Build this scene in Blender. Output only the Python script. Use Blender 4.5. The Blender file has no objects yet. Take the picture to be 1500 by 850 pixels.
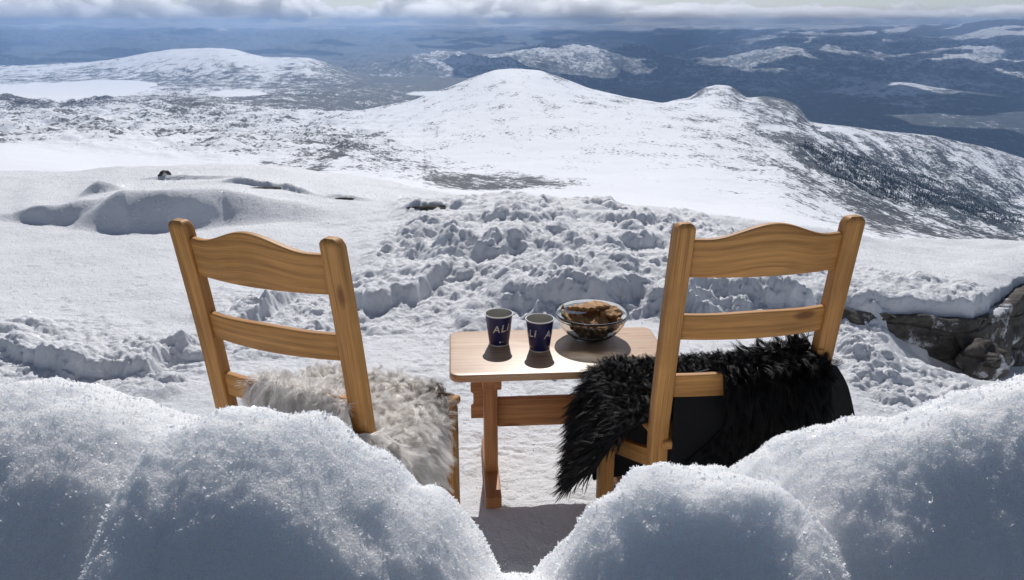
import bpy, bmesh, math, random
import numpy as np
from mathutils import Vector, Matrix
random.seed(7); RNG = np.random.default_rng(7)
S = bpy.context.scene; COL = S.collection
# ------------------------------------------------------------------ camera
F = 1167.0; TH = math.atan(390 / F); CC, SS = math.cos(TH), math.sin(TH)
cam = bpy.data.objects.new('camera', bpy.data.cameras.new('camera')); COL.objects.link(cam); S.camera = cam
cam.data.sensor_width = 36; cam.data.lens = 36 * F / 1500; cam.data.clip_start = .02; cam.data.clip_end = 400000
cam.location = (0, 0, 0); cam.rotation_euler = (math.pi / 2 - TH, 0, 0)
# ------------------------------------------------------------------ sky and sun
SUN_EL, SUN_AZ = math.radians(44), math.radians(2)     # azimuth measured from +Y towards +X
W = bpy.data.worlds.new('World'); S.world = W; W.use_nodes = True
wn = W.node_tree.nodes; wl = W.node_tree.links
bg = wn['Background']; sky = wn.new('ShaderNodeTexSky'); sky.sky_type = 'NISHITA'; sky.sun_disc = False
sky.sun_elevation = SUN_EL; sky.sun_rotation = SUN_AZ; sky.altitude = 1800; sky.air_density = .8; sky.dust_density = 2.0
hs = wn.new('ShaderNodeHueSaturation'); hs.inputs['Saturation'].default_value = .82; wl.new(sky.outputs[0], hs.inputs['Color']); wl.new(hs.outputs[0], bg.inputs[0]); bg.inputs[1].default_value = .078
sl = bpy.data.lights.new('sun', 'SUN'); sl.energy = 4.1; sl.angle = math.radians(.55); sl.color = (1, .975, .945)
sun = bpy.data.objects.new('sun', sl); COL.objects.link(sun)
sd = Vector((math.sin(SUN_AZ) * math.cos(SUN_EL), math.cos(SUN_AZ) * math.cos(SUN_EL), math.sin(SUN_EL)))
sun.rotation_euler = sd.to_track_quat('Z', 'Y').to_euler()
S.view_settings.view_transform = 'Standard'; S.view_settings.look = 'None'
S.view_settings.exposure = -0.10; S.view_settings.gamma = 1; S.view_settings.use_curve_mapping = False
S.cycles.use_denoising = True; S.cycles.max_bounces = 10; S.cycles.volume_bounces = 8
S.cycles.transparent_max_bounces = 16; S.cycles.transmission_bounces = 10; S.cycles.caustics_refractive = False
S.cycles.caustics_reflective = False; S.cycles.sample_clamp_indirect = 6
HAZE_D = 2.8e-5; HAZE_C = (.40, .62, 1.0)

# ------------------------------------------------------------------ projection maths used to survey the place
def ray(x, y):
    u = (x - 750) / F; v = (425 - y) / F
    return u, CC + SS * v, v * CC - SS
def atZ(x, y, z): a = ray(x, y); d = z / a[2]; return Vector((a[0] * d, a[1] * d, z))
def atY(x, y, Y): a = ray(x, y); d = Y / a[1]; return Vector((a[0] * d, Y, a[2] * d))
def proj(X, Y, Z):
    d = Y * CC - Z * SS; v = (Y * SS + Z * CC) / d
    return 750 + F * X / d, 425 - F * v
# ------------------------------------------------------------------ numpy noise
def _h(ix, iy, seed):
    h = (ix.astype(np.int64) * 374761393 + iy.astype(np.int64) * 668265263 + seed * 2147483647) & 0xffffffff
    h = ((h ^ (h >> 13)) * 1274126177) & 0xffffffff
    return ((h ^ (h >> 16)) & 0xffffff) / float(0xffffff)
def noise(x, y, seed=0):
    ix = np.floor(x); iy = np.floor(y); fx = x - ix; fy = y - iy
    def g(a, b):
        an = _h(ix + a, iy + b, seed) * 2 * np.pi
        return np.cos(an) * (fx - a) + np.sin(an) * (fy - b)
    u = fx * fx * fx * (fx * (fx * 6 - 15) + 10); v = fy * fy * fy * (fy * (fy * 6 - 15) + 10)
    return ((g(0, 0) * (1 - u) + g(1, 0) * u) * (1 - v) + (g(0, 1) * (1 - u) + g(1, 1) * u) * v) * 1.45
def fbm(x, y, o=4, seed=0, gain=.5, lac=2.03):
    r = 0; a = 1; n = 0
    for i in range(o):
        r = r + a * noise(x, y, seed + i * 17); n += a; x = x * lac + 13.7; y = y * lac - 7.3; a *= gain
    return r / n
def ridged(x, y, o=4, seed=0):
    r = 0; a = 1; n = 0
    for i in range(o):
        r = r + a * (1 - np.abs(noise(x, y, seed + i * 17)) * 2); n += a; x = x * 2.07 + 3.1; y = y * 2.07 + 9.2; a *= .5
    return r / n
def clods(x, y, cell, seed=0, prob=.7, hk=.7):
    """height of half-buried snow clods: one ball at most per cell"""
    px, py = x / cell, y / cell; ix = np.floor(px); iy = np.floor(py); out = np.zeros_like(x)
    for a in (-1, 0, 1):
        for b in (-1, 0, 1):
            cx = ix + a; cy = iy + b
            qx = cx + .15 + .7 * _h(cx, cy, seed); qy = cy + .15 + .7 * _h(cx, cy, seed + 5)
            r = (.22 + .42 * _h(cx, cy, seed + 9)) * (_h(cx, cy, seed + 11) < prob)
            el = .6 + .8 * _h(cx, cy, seed + 21)
            d2 = ((px - qx) * el) ** 2 + ((py - qy) / el) ** 2
            out = np.maximum(out, np.sqrt(np.maximum(r * r - d2, 0)))
    return out * cell * hk
def sstep(a, b, x):
    t = np.clip((x - a) / (b - a), 0, 1); return t * t * (3 - 2 * t)
def poly(p, x): return np.interp(x, [q[0] for q in p], [q[1] for q in p])

# ------------------------------------------------------------------ object helpers
def tag(o, label=None, cat=None, group=None, kind=None):
    if label: o['label'] = label
    if cat: o['category'] = cat
    if group: o['group'] = group
    if kind: o['kind'] = kind
    return o
def np_mesh(name, V, Fq, mat, smooth=True, attrs=None, parent=None, nside=None):
    me = bpy.data.meshes.new(name); V = np.asarray(V, dtype=np.float32); Fq = np.asarray(Fq, dtype=np.int32)
    n = Fq.shape[1]; me.vertices.add(len(V)); me.vertices.foreach_set('co', V.ravel())
    me.loops.add(Fq.size); me.loops.foreach_set('vertex_index', Fq.ravel())
    me.polygons.add(len(Fq)); me.polygons.foreach_set('loop_start', np.arange(0, Fq.size, n, dtype=np.int32))
    me.polygons.foreach_set('loop_total', np.full(len(Fq), n, dtype=np.int32))
    me.polygons.foreach_set('use_smooth', np.full(len(Fq), smooth))
    me.update(calc_edges=True); me.validate()
    for k, a in (attrs or {}).items():
        at = me.attributes.new(k, 'FLOAT', 'POINT'); at.data.foreach_set('value', np.asarray(a, dtype=np.float32).ravel())
    me.materials.append(mat)
    o = bpy.data.objects.new(name, me); COL.objects.link(o)
    if parent: o.parent = parent
    return o
def grid_faces(nr, nc):
    i = np.arange(nr - 1)[:, None] * nc + np.arange(nc - 1)[None, :]
    return np.stack([i, i + 1, i + nc + 1, i + nc], -1).reshape(-1, 4)
def empty(name, loc=(0, 0, 0), rz=0):
    o = bpy.data.objects.new(name, None); o.empty_display_size = .05; COL.objects.link(o)
    o.location = loc; o.rotation_euler = (0, 0, rz); return o
class MB:
    """collects bevelled boxes, swept bars and lathes into one mesh; the attribute gv carries coordinates along the grain"""
    def __init__(s): s.v = []; s.f = []; s.g = []
    def add(s, vs, fs, gv=None):
        k = len(s.v); s.v += [tuple(v) for v in vs]; s.f += [tuple(i + k for i in f) for f in fs]
        s.g += [tuple(g) for g in (gv if gv is not None else vs)]
    def box(s, c, size, M=None, bev=.003, grain=0, seg=2):
        bm = bmesh.new(); bmesh.ops.create_cube(bm, size=1)
        for v in bm.verts: v.co = Vector((v.co.x * size[0], v.co.y * size[1], v.co.z * size[2]))
        if bev: bmesh.ops.bevel(bm, geom=list(bm.edges), offset=bev, segments=seg, profile=.5, affect='EDGES')
        bm.verts.index_update(); off = random.random() * 9
        vs = [v.co.copy() for v in bm.verts]; fs = [[v.index for v in f.verts] for f in bm.faces]; bm.free()
        a, b, d = grain, (grain + 1) % 3, (grain + 2) % 3
        gv = [(v[a] + off, v[b] + off, v[d]) for v in vs]
        M = M or Matrix.Identity(4)
        s.add([Vector(c) + (M.to_3x3() @ v) for v in vs], fs, gv)
    def sweep(s, secs, cap=True):
        """secs: list of rings (lists of points, same count); grain runs along the sweep"""
        n = len(secs[0]); off = random.random() * 9; vs = []; gv = []; L = 0
        for i, r in enumerate(secs):
            cen = sum((Vector(p) for p in r), Vector()) / n
            if i: L += (cen - pc).length
            pc = cen
            for p in r:
                q = Vector(p) - cen; vs.append(Vector(p)); gv.append((L + off, off + q.x + q.z * .3, q.z + q.y))
        fs = [[i * n + j, i * n + (j + 1) % n, (i + 1) * n + (j + 1) % n, (i + 1) * n + j] for i in range(len(secs) - 1) for j in range(n)]
        if cap: fs += [list(range(n))[::-1], [(len(secs) - 1) * n + j for j in range(n)]]
        s.add(vs, fs, gv)
    def lathe(s, prof, c=(0, 0, 0), n=64):
        vs = [(c[0] + r * math.cos(2 * math.pi * j / n), c[1] + r * math.sin(2 * math.pi * j / n), c[2] + z) for r, z in prof for j in range(n)]
        fs = [[i * n + j, i * n + (j + 1) % n, (i + 1) * n + (j + 1) % n, (i + 1) * n + j] for i in range(len(prof) - 1) for j in range(n)]
        s.add(vs, fs)
    def build(s, name, mat, parent=None, smooth=True, angle=35):
        me = bpy.data.meshes.new(name); me.from_pydata([tuple(v) for v in s.v], [], s.f); me.update()
        bm = bmesh.new(); bm.from_mesh(me); bmesh.ops.recalc_face_normals(bm, faces=bm.faces)
        for f in bm.faces: f.smooth = smooth
        for e in bm.edges: e.smooth = not (len(e.link_faces) == 2 and e.calc_face_angle(0) > math.radians(angle))
        bm.to_mesh(me); bm.free()
        at = me.attributes.new('gv', 'FLOAT_VECTOR', 'POINT'); at.data.foreach_set('vector', np.array(s.g, dtype=np.float32).ravel())
        me.materials.append(mat); o = bpy.data.objects.new(name, me); COL.objects.link(o)
        if parent: o.parent = parent
        return o

# ------------------------------------------------------------------ materials
class Mat:
    def __init__(s, name):
        s.m = bpy.data.materials.new(name); s.m.use_nodes = True; s.n = s.m.node_tree.nodes; s.l = s.m.node_tree.links
        s.p = s.n['Principled BSDF']; s.out = s.n['Material Output']
    def node(s, t, ins=None, **kw):
        n = s.n.new('ShaderNode' + t)
        for k, v in kw.items(): setattr(n, k, v)
        for k, v in (ins or {}).items():
            if hasattr(v, 'is_output'): s.l.new(v, n.inputs[k])
            else: n.inputs[k].default_value = v
        return n
    def set(s, **kw):
        for k, v in kw.items():
            k = k.replace('_', ' ')
            if hasattr(v, 'is_output'): s.l.new(v, s.p.inputs[k])
            else: s.p.inputs[k].default_value = v
    def ramp(s, src, stops):
        r = s.node('ValToRGB', {0: src}); e = r.color_ramp.elements
        while len(e) < len(stops): e.new(.5)
        for el, (p, c) in zip(e, stops): el.position = p; el.color = (*c, 1) if len(c) == 3 else c
        return r.outputs[0]
    def mixc(s, f, a, b):
        n = s.node('Mix', data_type='RGBA')
        for i, v in ((0, f), (6, a), (7, b)):
            if hasattr(v, 'is_output'): s.l.new(v, n.inputs[i])
            else: n.inputs[i].default_value = v if i == 0 else (*v, 1)
        return n.outputs[2]
    def math(s, op, a, b=0.0, c=None):
        n = s.node('Math', operation=op)
        for i, v in enumerate((a, b) if c is None else (a, b, c)):
            if hasattr(v, 'is_output'): s.l.new(v, n.inputs[i])
            else: n.inputs[i].default_value = v
        return n.outputs[0]
def wood(name, dark, light, gloss=.42, knots=True):
    m = Mat(name); at = m.node('Attribute', attribute_name='gv').outputs['Vector']
    mp = m.node('Mapping', {'Vector': at, 'Scale': (2.2, 64, 64)}).outputs[0]
    n1 = m.node('TexNoise', {'Vector': mp, 'Scale': 1.0, 'Detail': 5, 'Roughness': .6, 'Distortion': .7}).outputs[0]
    mp2 = m.node('Mapping', {'Vector': at, 'Scale': (1.0, 26, 26)}).outputs[0]
    wv = m.node('TexWave', {'Vector': mp2, 'Scale': 2.1, 'Distortion': 5.5, 'Detail': 3, 'Detail Scale': 1.2}, wave_type='BANDS', bands_direction='Y').outputs[1]
    fine = m.node('TexNoise', {'Vector': m.node('Mapping', {'Vector': at, 'Scale': (14, 420, 420)}).outputs[0], 'Scale': 1.0, 'Detail': 3}).outputs[0]
    g = m.math('ADD', m.math('MULTIPLY', n1, .62), m.math('ADD', m.math('MULTIPLY', wv, .08), m.math('MULTIPLY', fine, .28)))
    c = m.ramp(g, [(.36, dark), (.50, [(a + b) / 2 for a, b in zip(dark, light)]), (.64, light)])
    if knots:
        vo = m.node('TexVoronoi', {'Vector': m.node('Mapping', {'Vector': at, 'Scale': (5, 14, 14)}).outputs[0], 'Scale': 1.0, 'Randomness': 1.0}).outputs[0]
        kf = m.ramp(vo, [(.09, (1, 1, 1)), (.18, (0, 0, 0))]); c = m.mixc(m.math('MULTIPLY', kf, .75), c, (.14, .045, .015))
    st = m.node('TexNoise', {'Vector': at, 'Scale': 6.0, 'Detail': 3}).outputs[0]
    c = m.mixc(m.math('MULTIPLY', m.ramp(st, [(.5, (0, 0, 0)), (.75, (1, 1, 1))]), .35), c, [v * .62 for v in dark])
    bmp = m.node('Bump', {'Height': g, 'Strength': .25, 'Distance': .002}).outputs[0]
    m.set(Base_Color=c, Roughness=gloss, Normal=bmp, Coat_Weight=.05, Coat_Roughness=.35, Specular_IOR_Level=.3)
    return m.m
WOOD = wood('pine_wood', (.33, .155, .045), (.62, .315, .10), .6)
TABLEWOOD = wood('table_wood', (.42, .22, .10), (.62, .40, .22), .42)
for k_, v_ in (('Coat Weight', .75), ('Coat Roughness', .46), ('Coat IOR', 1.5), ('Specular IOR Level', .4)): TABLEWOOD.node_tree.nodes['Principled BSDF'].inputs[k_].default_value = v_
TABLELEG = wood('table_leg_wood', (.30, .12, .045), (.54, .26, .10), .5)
def simple(name, col, rough=.5, var=.15, scale=40, bump=.1, **kw):
    m = Mat(name); tc = m.node('TexCoord').outputs['Object']
    n = m.node('TexNoise', {'Vector': tc, 'Scale': scale, 'Detail': 4}).outputs[0]
    c = m.mixc(n, [v * (1 - var) for v in col], [min(1, v * (1 + var)) for v in col])
    b = m.node('Bump', {'Height': n, 'Strength': bump, 'Distance': .002}).outputs[0]
    m.set(Base_Color=c, Roughness=rough, Normal=b, **kw); return m.m
def near_snow(name, sss=0.0, tint=(.83, .84, .865)):
    m = Mat(name); geo = m.node('NewGeometry').outputs['Position']
    n1 = m.node('TexNoise', {'Vector': geo, 'Scale': 9.0, 'Detail': 4}).outputs[0]
    n2 = m.node('TexNoise', {'Vector': geo, 'Scale': 160.0, 'Detail': 4, 'Roughness': .7}).outputs[0]
    n3 = m.node('TexVoronoi', {'Vector': geo, 'Scale': 330.0}).outputs[0]
    c = m.mixc(n1, [t * .94 for t in tint], tint)
    n4 = m.node('TexNoise', {'Vector': geo, 'Scale': 48.0, 'Detail': 3, 'Roughness': .6}).outputs[0]
    hgt = m.math('ADD', m.math('MULTIPLY', n4, 1.6), m.math('ADD', n2, m.math('MULTIPLY', n3, .5)))
    b = m.node('Bump', {'Height': hgt, 'Strength': .8, 'Distance': .006}).outputs[0]
    m.set(Base_Color=c, Roughness=.55, Normal=b, Specular_IOR_Level=.35)
    if sss: m.set(Subsurface_Weight=sss, Subsurface_Radius=(.8, .9, 1.0), Subsurface_Scale=.07)
    return m.m
SNOW = near_snow('trampled_snow'); SNOWB = near_snow('fresh_snow', .85, (.88, .885, .90))
def crystal_mat(name, rough):
    m = Mat(name); m.set(Base_Color=(.95, .955, .96, 1), Roughness=rough, Specular_IOR_Level=.6)
    tr = m.node('BsdfTranslucent', {'Color': (.95, .96, .97, 1)}).outputs[0]
    mx = m.node('MixShader', {0: .5, 1: m.p.outputs[0], 2: tr}).outputs[0]; m.l.new(mx, m.out.inputs[0]); return m.m
CRYST = crystal_mat('ice_crystal', .3); GLINT = crystal_mat('ice_glint', .15); GLINT.node_tree.nodes['Principled BSDF'].inputs['IOR'].default_value = 2.2; GLINT.node_tree.nodes['Mix Shader'].inputs[0].default_value = .25
def far_mat():
    m = Mat('mountain_land'); A = lambda k: m.node('Attribute', attribute_name=k).outputs['Fac']
    pos = m.node('NewGeometry').outputs['Position']
    dark, cover, woods = A('dark'), A('cover'), A('woods')
    # cover: how much of the ground is bare here, or darkened as painted shade; broken up by noise at several sizes
    n = m.node('TexNoise', {'Vector': m.node('Mapping', {'Vector': pos, 'Scale': (.010, .0045, .012)}).outputs[0], 'Scale': 1.0, 'Detail': 9, 'Roughness': .72}).outputs[0]
    n2 = m.node('TexNoise', {'Vector': m.node('Mapping', {'Vector': pos, 'Scale': (.085, .05, .085)}).outputs[0], 'Scale': 1.0, 'Detail': 6, 'Roughness': .75}).outputs[0]
    nn = m.math('ADD', m.math('MULTIPLY', n, .5), m.math('MULTIPLY', n2, .5))
    nc = m.math('ADD', m.math('MULTIPLY', m.math('SUBTRACT', nn, .5), 3.2), .5)
    f = m.math('SUBTRACT', m.math('ADD', nc, cover), 1.0)
    f = m.ramp(m.math('MULTIPLY', f, 6.0), [(0, (0, 0, 0)), (1, (1, 1, 1))])
    rock = m.mixc(n2, (.02, .024, .03), (.085, .085, .09)); forest = m.mixc(n, (.008, .016, .022), (.03, .042, .045))
    bare = m.mixc(woods, rock, forest)
    snow = m.mixc(n, (.74, .76, .80), (.86, .87, .89))
    b = m.node('Bump', {'Height': nn, 'Strength': .5, 'Distance': 6.0}).outputs[0]
    m.set(Base_Color=m.mixc(f, snow, bare), Roughness=.75, Normal=b, Specular_IOR_Level=.2); return m.m
FAR = far_mat()
def cloud_mat():
    m = bpy.data.materials.new('cloud_vapour'); m.use_nodes = True; n = m.node_tree.nodes; n.remove(n['Principled BSDF'])
    v = n.new('ShaderNodeVolumePrincipled'); v.inputs['Color'].default_value = (1, 1, 1, 1); v.inputs['Density'].default_value = .0026; v.inputs['Anisotropy'].default_value = .7
    m.node_tree.links.new(v.outputs[0], n['Material Output'].inputs['Volume']); return m
CLOUD = cloud_mat()
def shade_cloud_mat():
    m = Mat('shade_cloud'); m.set(Base_Color=(.9, .9, .92, 1), Roughness=1, Specular_IOR_Level=0); return m.m
SHADE_CLOUD = shade_cloud_mat()  # matte stuff of the unseen deck that shades the far land

# ------------------------------------------------------------------ far land: surveyed ridge rows, then natural relief
def row(D, yp, amp=1.0, cover=.2, woods=0.0): return dict(D=D, y=yp, amp=amp, cover=cover, woods=woods)
R6 = [(-900, 140), (-500, 150), (0, 152), (150, 152), (300, 152), (400, 160), (480, 165), (530, 163), (600, 148), (650, 131), (700, 111), (725, 103), (750, 101), (790, 103), (820, 113), (860, 129), (920, 143), (970, 152), (985, 147), (1010, 143), (1030, 129), (1050, 124), (1070, 126), (1095, 144), (1120, 141), (1150, 146), (1170, 155), (1185, 178), (1210, 182), (1260, 187), (1290, 192), (1370, 200), (1400, 207), (1440, 215), (1500, 233), (1700, 300), (2300, 400)]
ROWS = [
 row(9.5, [(-900, 420), (2300, 520)], .02, .1),
 row(14, [(-900, 380), (0, 350), (760, 400), (1500, 500), (2300, 600)], .05, .1),
 row(150, [(-900, 310), (0, 290), (230, 284), (420, 272), (570, 286), (760, 312), (1000, 345), (1260, 370), (1500, 400), (2300, 470)], .5, .1),
 row(700, [(-900, 262), (0, 258), (250, 258), (420, 256), (600, 266), (750, 290), (850, 299), (1000, 312), (1150, 324), (1260, 345), (1400, 368), (1500, 388), (2300, 450)], 2, .25),
 row(1450, [(-900, 205), (0, 216), (60, 222), (150, 232), (300, 242), (420, 248), (480, 246), (560, 252), (640, 262), (700, 272), (800, 277), (1000, 278), (1150, 290), (1260, 318), (1400, 345), (1500, 365), (2300, 430)], [(0, 4), (400, 7), (600, 6), (900, 2), (1200, 9), (1500, 12)], [(300, .2), (430, .5), (560, .45), (640, .25), (900, .15), (1100, .3), (1250, .5), (1500, .55)]),
 row(2500, [(-900, 180), (0, 188), (200, 192), (400, 205), (470, 207), (520, 214), (600, 217), (750, 215), (900, 212), (1050, 212), (1150, 222), (1250, 256), (1350, 297), (1500, 340), (2300, 410)], [(0, 22), (500, 20), (620, 6), (1000, 5), (1150, 12), (1500, 20)], [(0, .44), (430, .48), (560, .40), (640, .2), (950, .27), (1130, .44), (1250, .55), (1500, .6)], [(1150, 0), (1300, .7), (1500, .9)]),
 row(3700, [(-900, 160), (0, 168), (200, 168), (400, 180), (520, 186), (600, 171), (700, 146), (750, 136), (850, 150), (1000, 163), (1100, 164), (1180, 188), (1250, 218), (1350, 252), (1500, 292), (2300, 390)], [(0, 26), (480, 20), (600, 5), (1000, 6), (1200, 14), (1500, 18)], [(0, .45), (500, .42), (600, .25), (1000, .3), (1180, .5), (1300, .55), (1500, .55)], [(1150, 0), (1250, .7), (1500, 1)]),
 row(4800, R6, [(0, 22), (480, 14), (600, 3), (1100, 3), (1500, 5)], [(0, .48), (400, .5), (530, .5), (640, .3), (760, .22), (1000, .35), (1100, .45), (1200, .45), (1500, .42)]),
 row(5400, [(-900, 142), (0, 142), (300, 145), (450, 157), (520, 175), (600, 175), (700, 140), (750, 128), (820, 140), (900, 180), (1050, 165), (1200, 225), (1500, 270), (2300, 400)], 15, [(0, .5), (450, .62), (550, .75)], [(300, 0), (500, .9)]),
 row(7500, [(-900, 132), (0, 138), (130, 140), (260, 138), (350, 138), (450, 142), (520, 150), (600, 160), (700, 150), (800, 165), (950, 185), (1100, 200), (1250, 228), (1500, 262), (2300, 330)], 22, [(0, .46), (300, .54), (420, .62), (520, .72), (800, .8)], [(0, .4), (450, .9)]),
 row(10500, [(-900, 118), (0, 118), (230, 120), (300, 121), (450, 124), (550, 128), (650, 135), (750, 140), (850, 150), (950, 155), (1050, 160), (1150, 172), (1300, 174), (1500, 177), (2300, 190)], 26, [(0, .5), (250, .54), (420, .58), (520, .66), (700, .72), (1500, .74)], [(0, .6), (400, 1)]),
 row(14000, [(-900, 95), (-300, 100), (0, 97), (60, 95), (130, 92), (200, 80), (240, 72), (320, 68), (350, 74), (390, 84), (420, 81), (460, 84), (490, 96), (540, 113), (650, 115), (750, 118), (850, 125), (950, 132), (1100, 140), (1200, 138), (1260, 130), (1320, 122), (1380, 134), (1500, 142), (2300, 150)], 26, [(0, .36), (300, .34), (460, .36), (500, .5), (540, .72), (1000, .76), (1230, .68), (1320, .5), (1400, .68), (1500, .7)], [(0, .5), (450, 1)]),
 row(15600, [(-900, 112), (0, 108), (300, 96), (450, 102), (540, 118), (800, 124), (1150, 135), (1320, 132), (1500, 135), (2300, 145)], 30, .62, 1),
 row(19000, [(-900, 104), (0, 104), (300, 97), (500, 103), (570, 96), (620, 84), (660, 80), (700, 78), (740, 84), (780, 96), (850, 112), (950, 119), (1050, 118), (1150, 112), (1300, 106), (1500, 106), (2300, 110)], 55, [(0, .8), (540, .7), (660, .42), (740, .5), (880, .66), (1100, .6), (1500, .52)], 1),
 row(26000, [(-900, 85), (500, 86), (700, 86), (760, 76), (800, 64), (850, 57), (900, 60), (940, 74), (1000, 90), (1080, 84), (1150, 70), (1200, 76), (1300, 82), (1400, 76), (1500, 76), (2300, 80)], 80, [(0, .95), (600, .9), (740, .62), (850, .42), (940, .62), (1100, .5), (1500, .46)], .9),
 row(34000, [(-900, 72), (500, 72), (650, 68), (800, 70), (950, 76), (1000, 80), (1060, 70), (1150, 60), (1300, 60), (1400, 54), (1450, 48), (1500, 44), (2300, 50)], 110, [(0, .95), (900, .85), (1100, .55), (1300, .48), (1500, .45)], .9),
 row(46000, [(-900, 54), (500, 53), (900, 56), (1100, 52), (1300, 46), (1420, 38), (1480, 32), (1550, 37), (2300, 45)], 140, [(0, .95), (1000, .9), (1300, .5), (1500, .42)], .9),
 row(61500, [(-900, 37), (2300, 37)], 60, .8, .9),
]
NC, K0, K1 = 1150, -1.25, 1.25
kk = np.linspace(K0, K1, NC)
def rowvals(r):
    xs = np.arange(-900, 2301, 2.0)
    ys = poly(r['y'], xs)
    if r['D'] != 4800: ys = np.convolve(np.pad(ys, 15, mode='edge'), np.hanning(31) / np.hanning(31).sum(), 'valid')
    else: ys = np.convolve(np.pad(ys, 4, mode='edge'), np.hanning(9) / np.hanning(9).sum(), 'valid')
    u = (xs - 750) / F; v = (425 - ys) / F; k = u / (CC + SS * v); z = r['D'] * (v * CC - SS) / (CC + SS * v)
    f = lambda q: np.full(len(xs), float(q)) if np.isscalar(q) else poly(q, xs)
    return [np.interp(kk, k, a) for a in (z, f(r['amp']), f(r['cover']), f(r['woods']))]
RV = np.array([rowvals(r) for r in ROWS])              # rows x 4 x NC
LD = np.log(np.array([r['D'] for r in ROWS]))
ts = []
cnt = [6, 14, 30, 60, 90, 100, 90, 80, 40, 60, 80, 110, 60, 110, 130, 110, 90, 60][:len(ROWS) - 1]
for i, c in enumerate(cnt): ts += list(np.linspace(LD[i], LD[i + 1], c, endpoint=False))
ts = np.array(ts + [LD[-1]])
def pchip(x, y, t):
    h = np.diff(x)[:, None]; d = np.diff(y, axis=0) / h; m = np.zeros_like(y)
    w1 = 2 * h[1:] + h[:-1]; w2 = h[1:] + 2 * h[:-1]
    with np.errstate(all='ignore'): hm = (w1 + w2) / (w1 / d[:-1] + w2 / d[1:])
    m[1:-1] = np.where(d[:-1] * d[1:] > 0, hm, 0); m[0] = d[0]; m[-1] = d[-1]
    i = np.clip(np.searchsorted(x, t, side='right') - 1, 0, len(x) - 2); hh = (x[i + 1] - x[i])[:, None]; s = ((t - x[i]) / (x[i + 1] - x[i]))[:, None]
    return (1 + 2 * s) * (1 - s) ** 2 * y[i] + s * (1 - s) ** 2 * hh * m[i] + s * s * (3 - 2 * s) * y[i + 1] + s * s * (s - 1) * hh * m[i + 1]
DD = np.exp(ts)[:, None] * np.ones(NC)[None, :]
Z0 = pchip(LD, RV[:, 0], ts); AMP = np.maximum(pchip(LD, RV[:, 1], ts), 0); COV = pchip(LD, RV[:, 2], ts); WDS = np.clip(pchip(LD, RV[:, 3], ts), 0, 1)
XX = DD * kk[None, :]; YY = DD
P, Q = proj(XX, YY, Z0)
def blob(cx, cy, rx, ry, soft=.5, rot=0, wob=.25, seed=3):
    """a patch of land at its surveyed place, with a ragged outline"""
    dx, dy = (P - cx), (Q - cy); c, s = math.cos(rot), math.sin(rot); a = (dx * c + dy * s) / rx; b = (-dx * s + dy * c) / ry
    r = np.sqrt(a * a + b * b) + wob * fbm(P / 22, Q / 9, 3, seed)
    return 1 - sstep(1 - soft, 1 + soft, r)
lake = np.maximum.reduce([blob(105, 134, 120, 13, .12, -.02), blob(-200, 128, 200, 12, .12), blob(170, 124, 60, 6, .15), blob(20, 238, 310, 22, .25, .06, .1),
    blob(1133, 188, 22, 4, .3, .1), blob(1220, 190, 20, 3, .3, .05), blob(640, 137, 40, 3, .4), blob(350, 137, 40, 3, .3),
    blob(1290, 66, 5, 1.6, .5), blob(1252, 101, 10, 2, .5), blob(1175, 100, 7, 2, .5)])
amp = AMP * (1 - .95 * lake) * np.where((P < 640) & (DD < 9000), 2.3, 1.2)
wl_ = np.clip(DD * .16, 30, 3500)
def band(w, o, seed): return fbm(XX / w, YY / (w * 1.0), o, seed, .55)
rel = np.zeros_like(Z0)
for w, lo, hi, g in ((260, 500, 5200, 1.0), (700, 1800, 9000, 1.3), (1700, 5000, 25000, 1.5), (4200, 15000, 80000, 1.8)):
    wt = sstep(lo * .7, lo * 1.2, DD) * (1 - sstep(hi * .8, hi * 1.3, DD))
    rel = rel + wt * g * (.5 * (ridged(XX / w, YY / (w * 1.3), 5, int(w)) - .45) + .6 * fbm(XX / w * 1.3, YY / w, 6, int(w) + 3, .55))
rel_small = fbm(XX / 30, YY / 30, 4, 91, .6) * .06 + fbm(XX / 90, YY / 90, 4, 77, .55) * .25
amp = amp * (1 + 1.3 * sstep(12000, 17000, DD) * (1 - sstep(52000, 60000, DD)))
Z1 = Z0 + amp * (rel + rel_small * sstep(100, 400, DD))
# curved gullies and spurs running down the right-hand slope of the mountain
gr = sstep(1080, 1200, P) * sstep(1400, 2300, DD) * (1 - sstep(4300, 4800, DD))
cx = XX - YY * .233 + 60 * fbm(XX / 400, YY / 400, 3, 56); gul = ridged(cx / 190, YY / 1700, 4, 55) - .5; Z1 += gr * 16 * gul
# bare patches, plus a shaded hollow painted dark among them
cov = COV - .8 * lake + .06
far_w = sstep(8500, 12000, DD)
cov += far_w * (.30 * fbm(kk[None] / .045 + 0 * DD, np.log(DD) / .07, 6, 301, .68) + .20 * fbm(kk[None] / .015 + 0 * DD, np.log(DD) / .03, 3, 305, .6))
cov += (1 - far_w) * sstep(900, 1400, DD) * (.05 + .20 * fbm(XX / 420, YY / 700, 5, 307, .6))
slope = np.abs(np.gradient(Z1, axis=1)) / np.maximum(np.abs(np.gradient(XX, axis=1)), 1e-3)
fslope = -np.gradient(Z1, axis=0) / np.maximum(np.gradient(YY, axis=0), 1e-3)
cov += np.clip(slope - .18, 0, .6) * .4
cov += gr * .42 * fbm(cx / 95, YY / 900, 4, 57, .6) - gr * .05 - far_w * .30 * rel * sstep(-.2, .3, rel)
cov -= .11 * (P < 620) * (DD < 9000)
cov -= .13 * sstep(600, 700, P) * sstep(9000, 15000, DD)
cov += .20 * sstep(600, 700, P) * far_w * fbm(kk[None] / .02 + 0 * DD, np.log(DD) / .025, 4, 311, .65)
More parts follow.
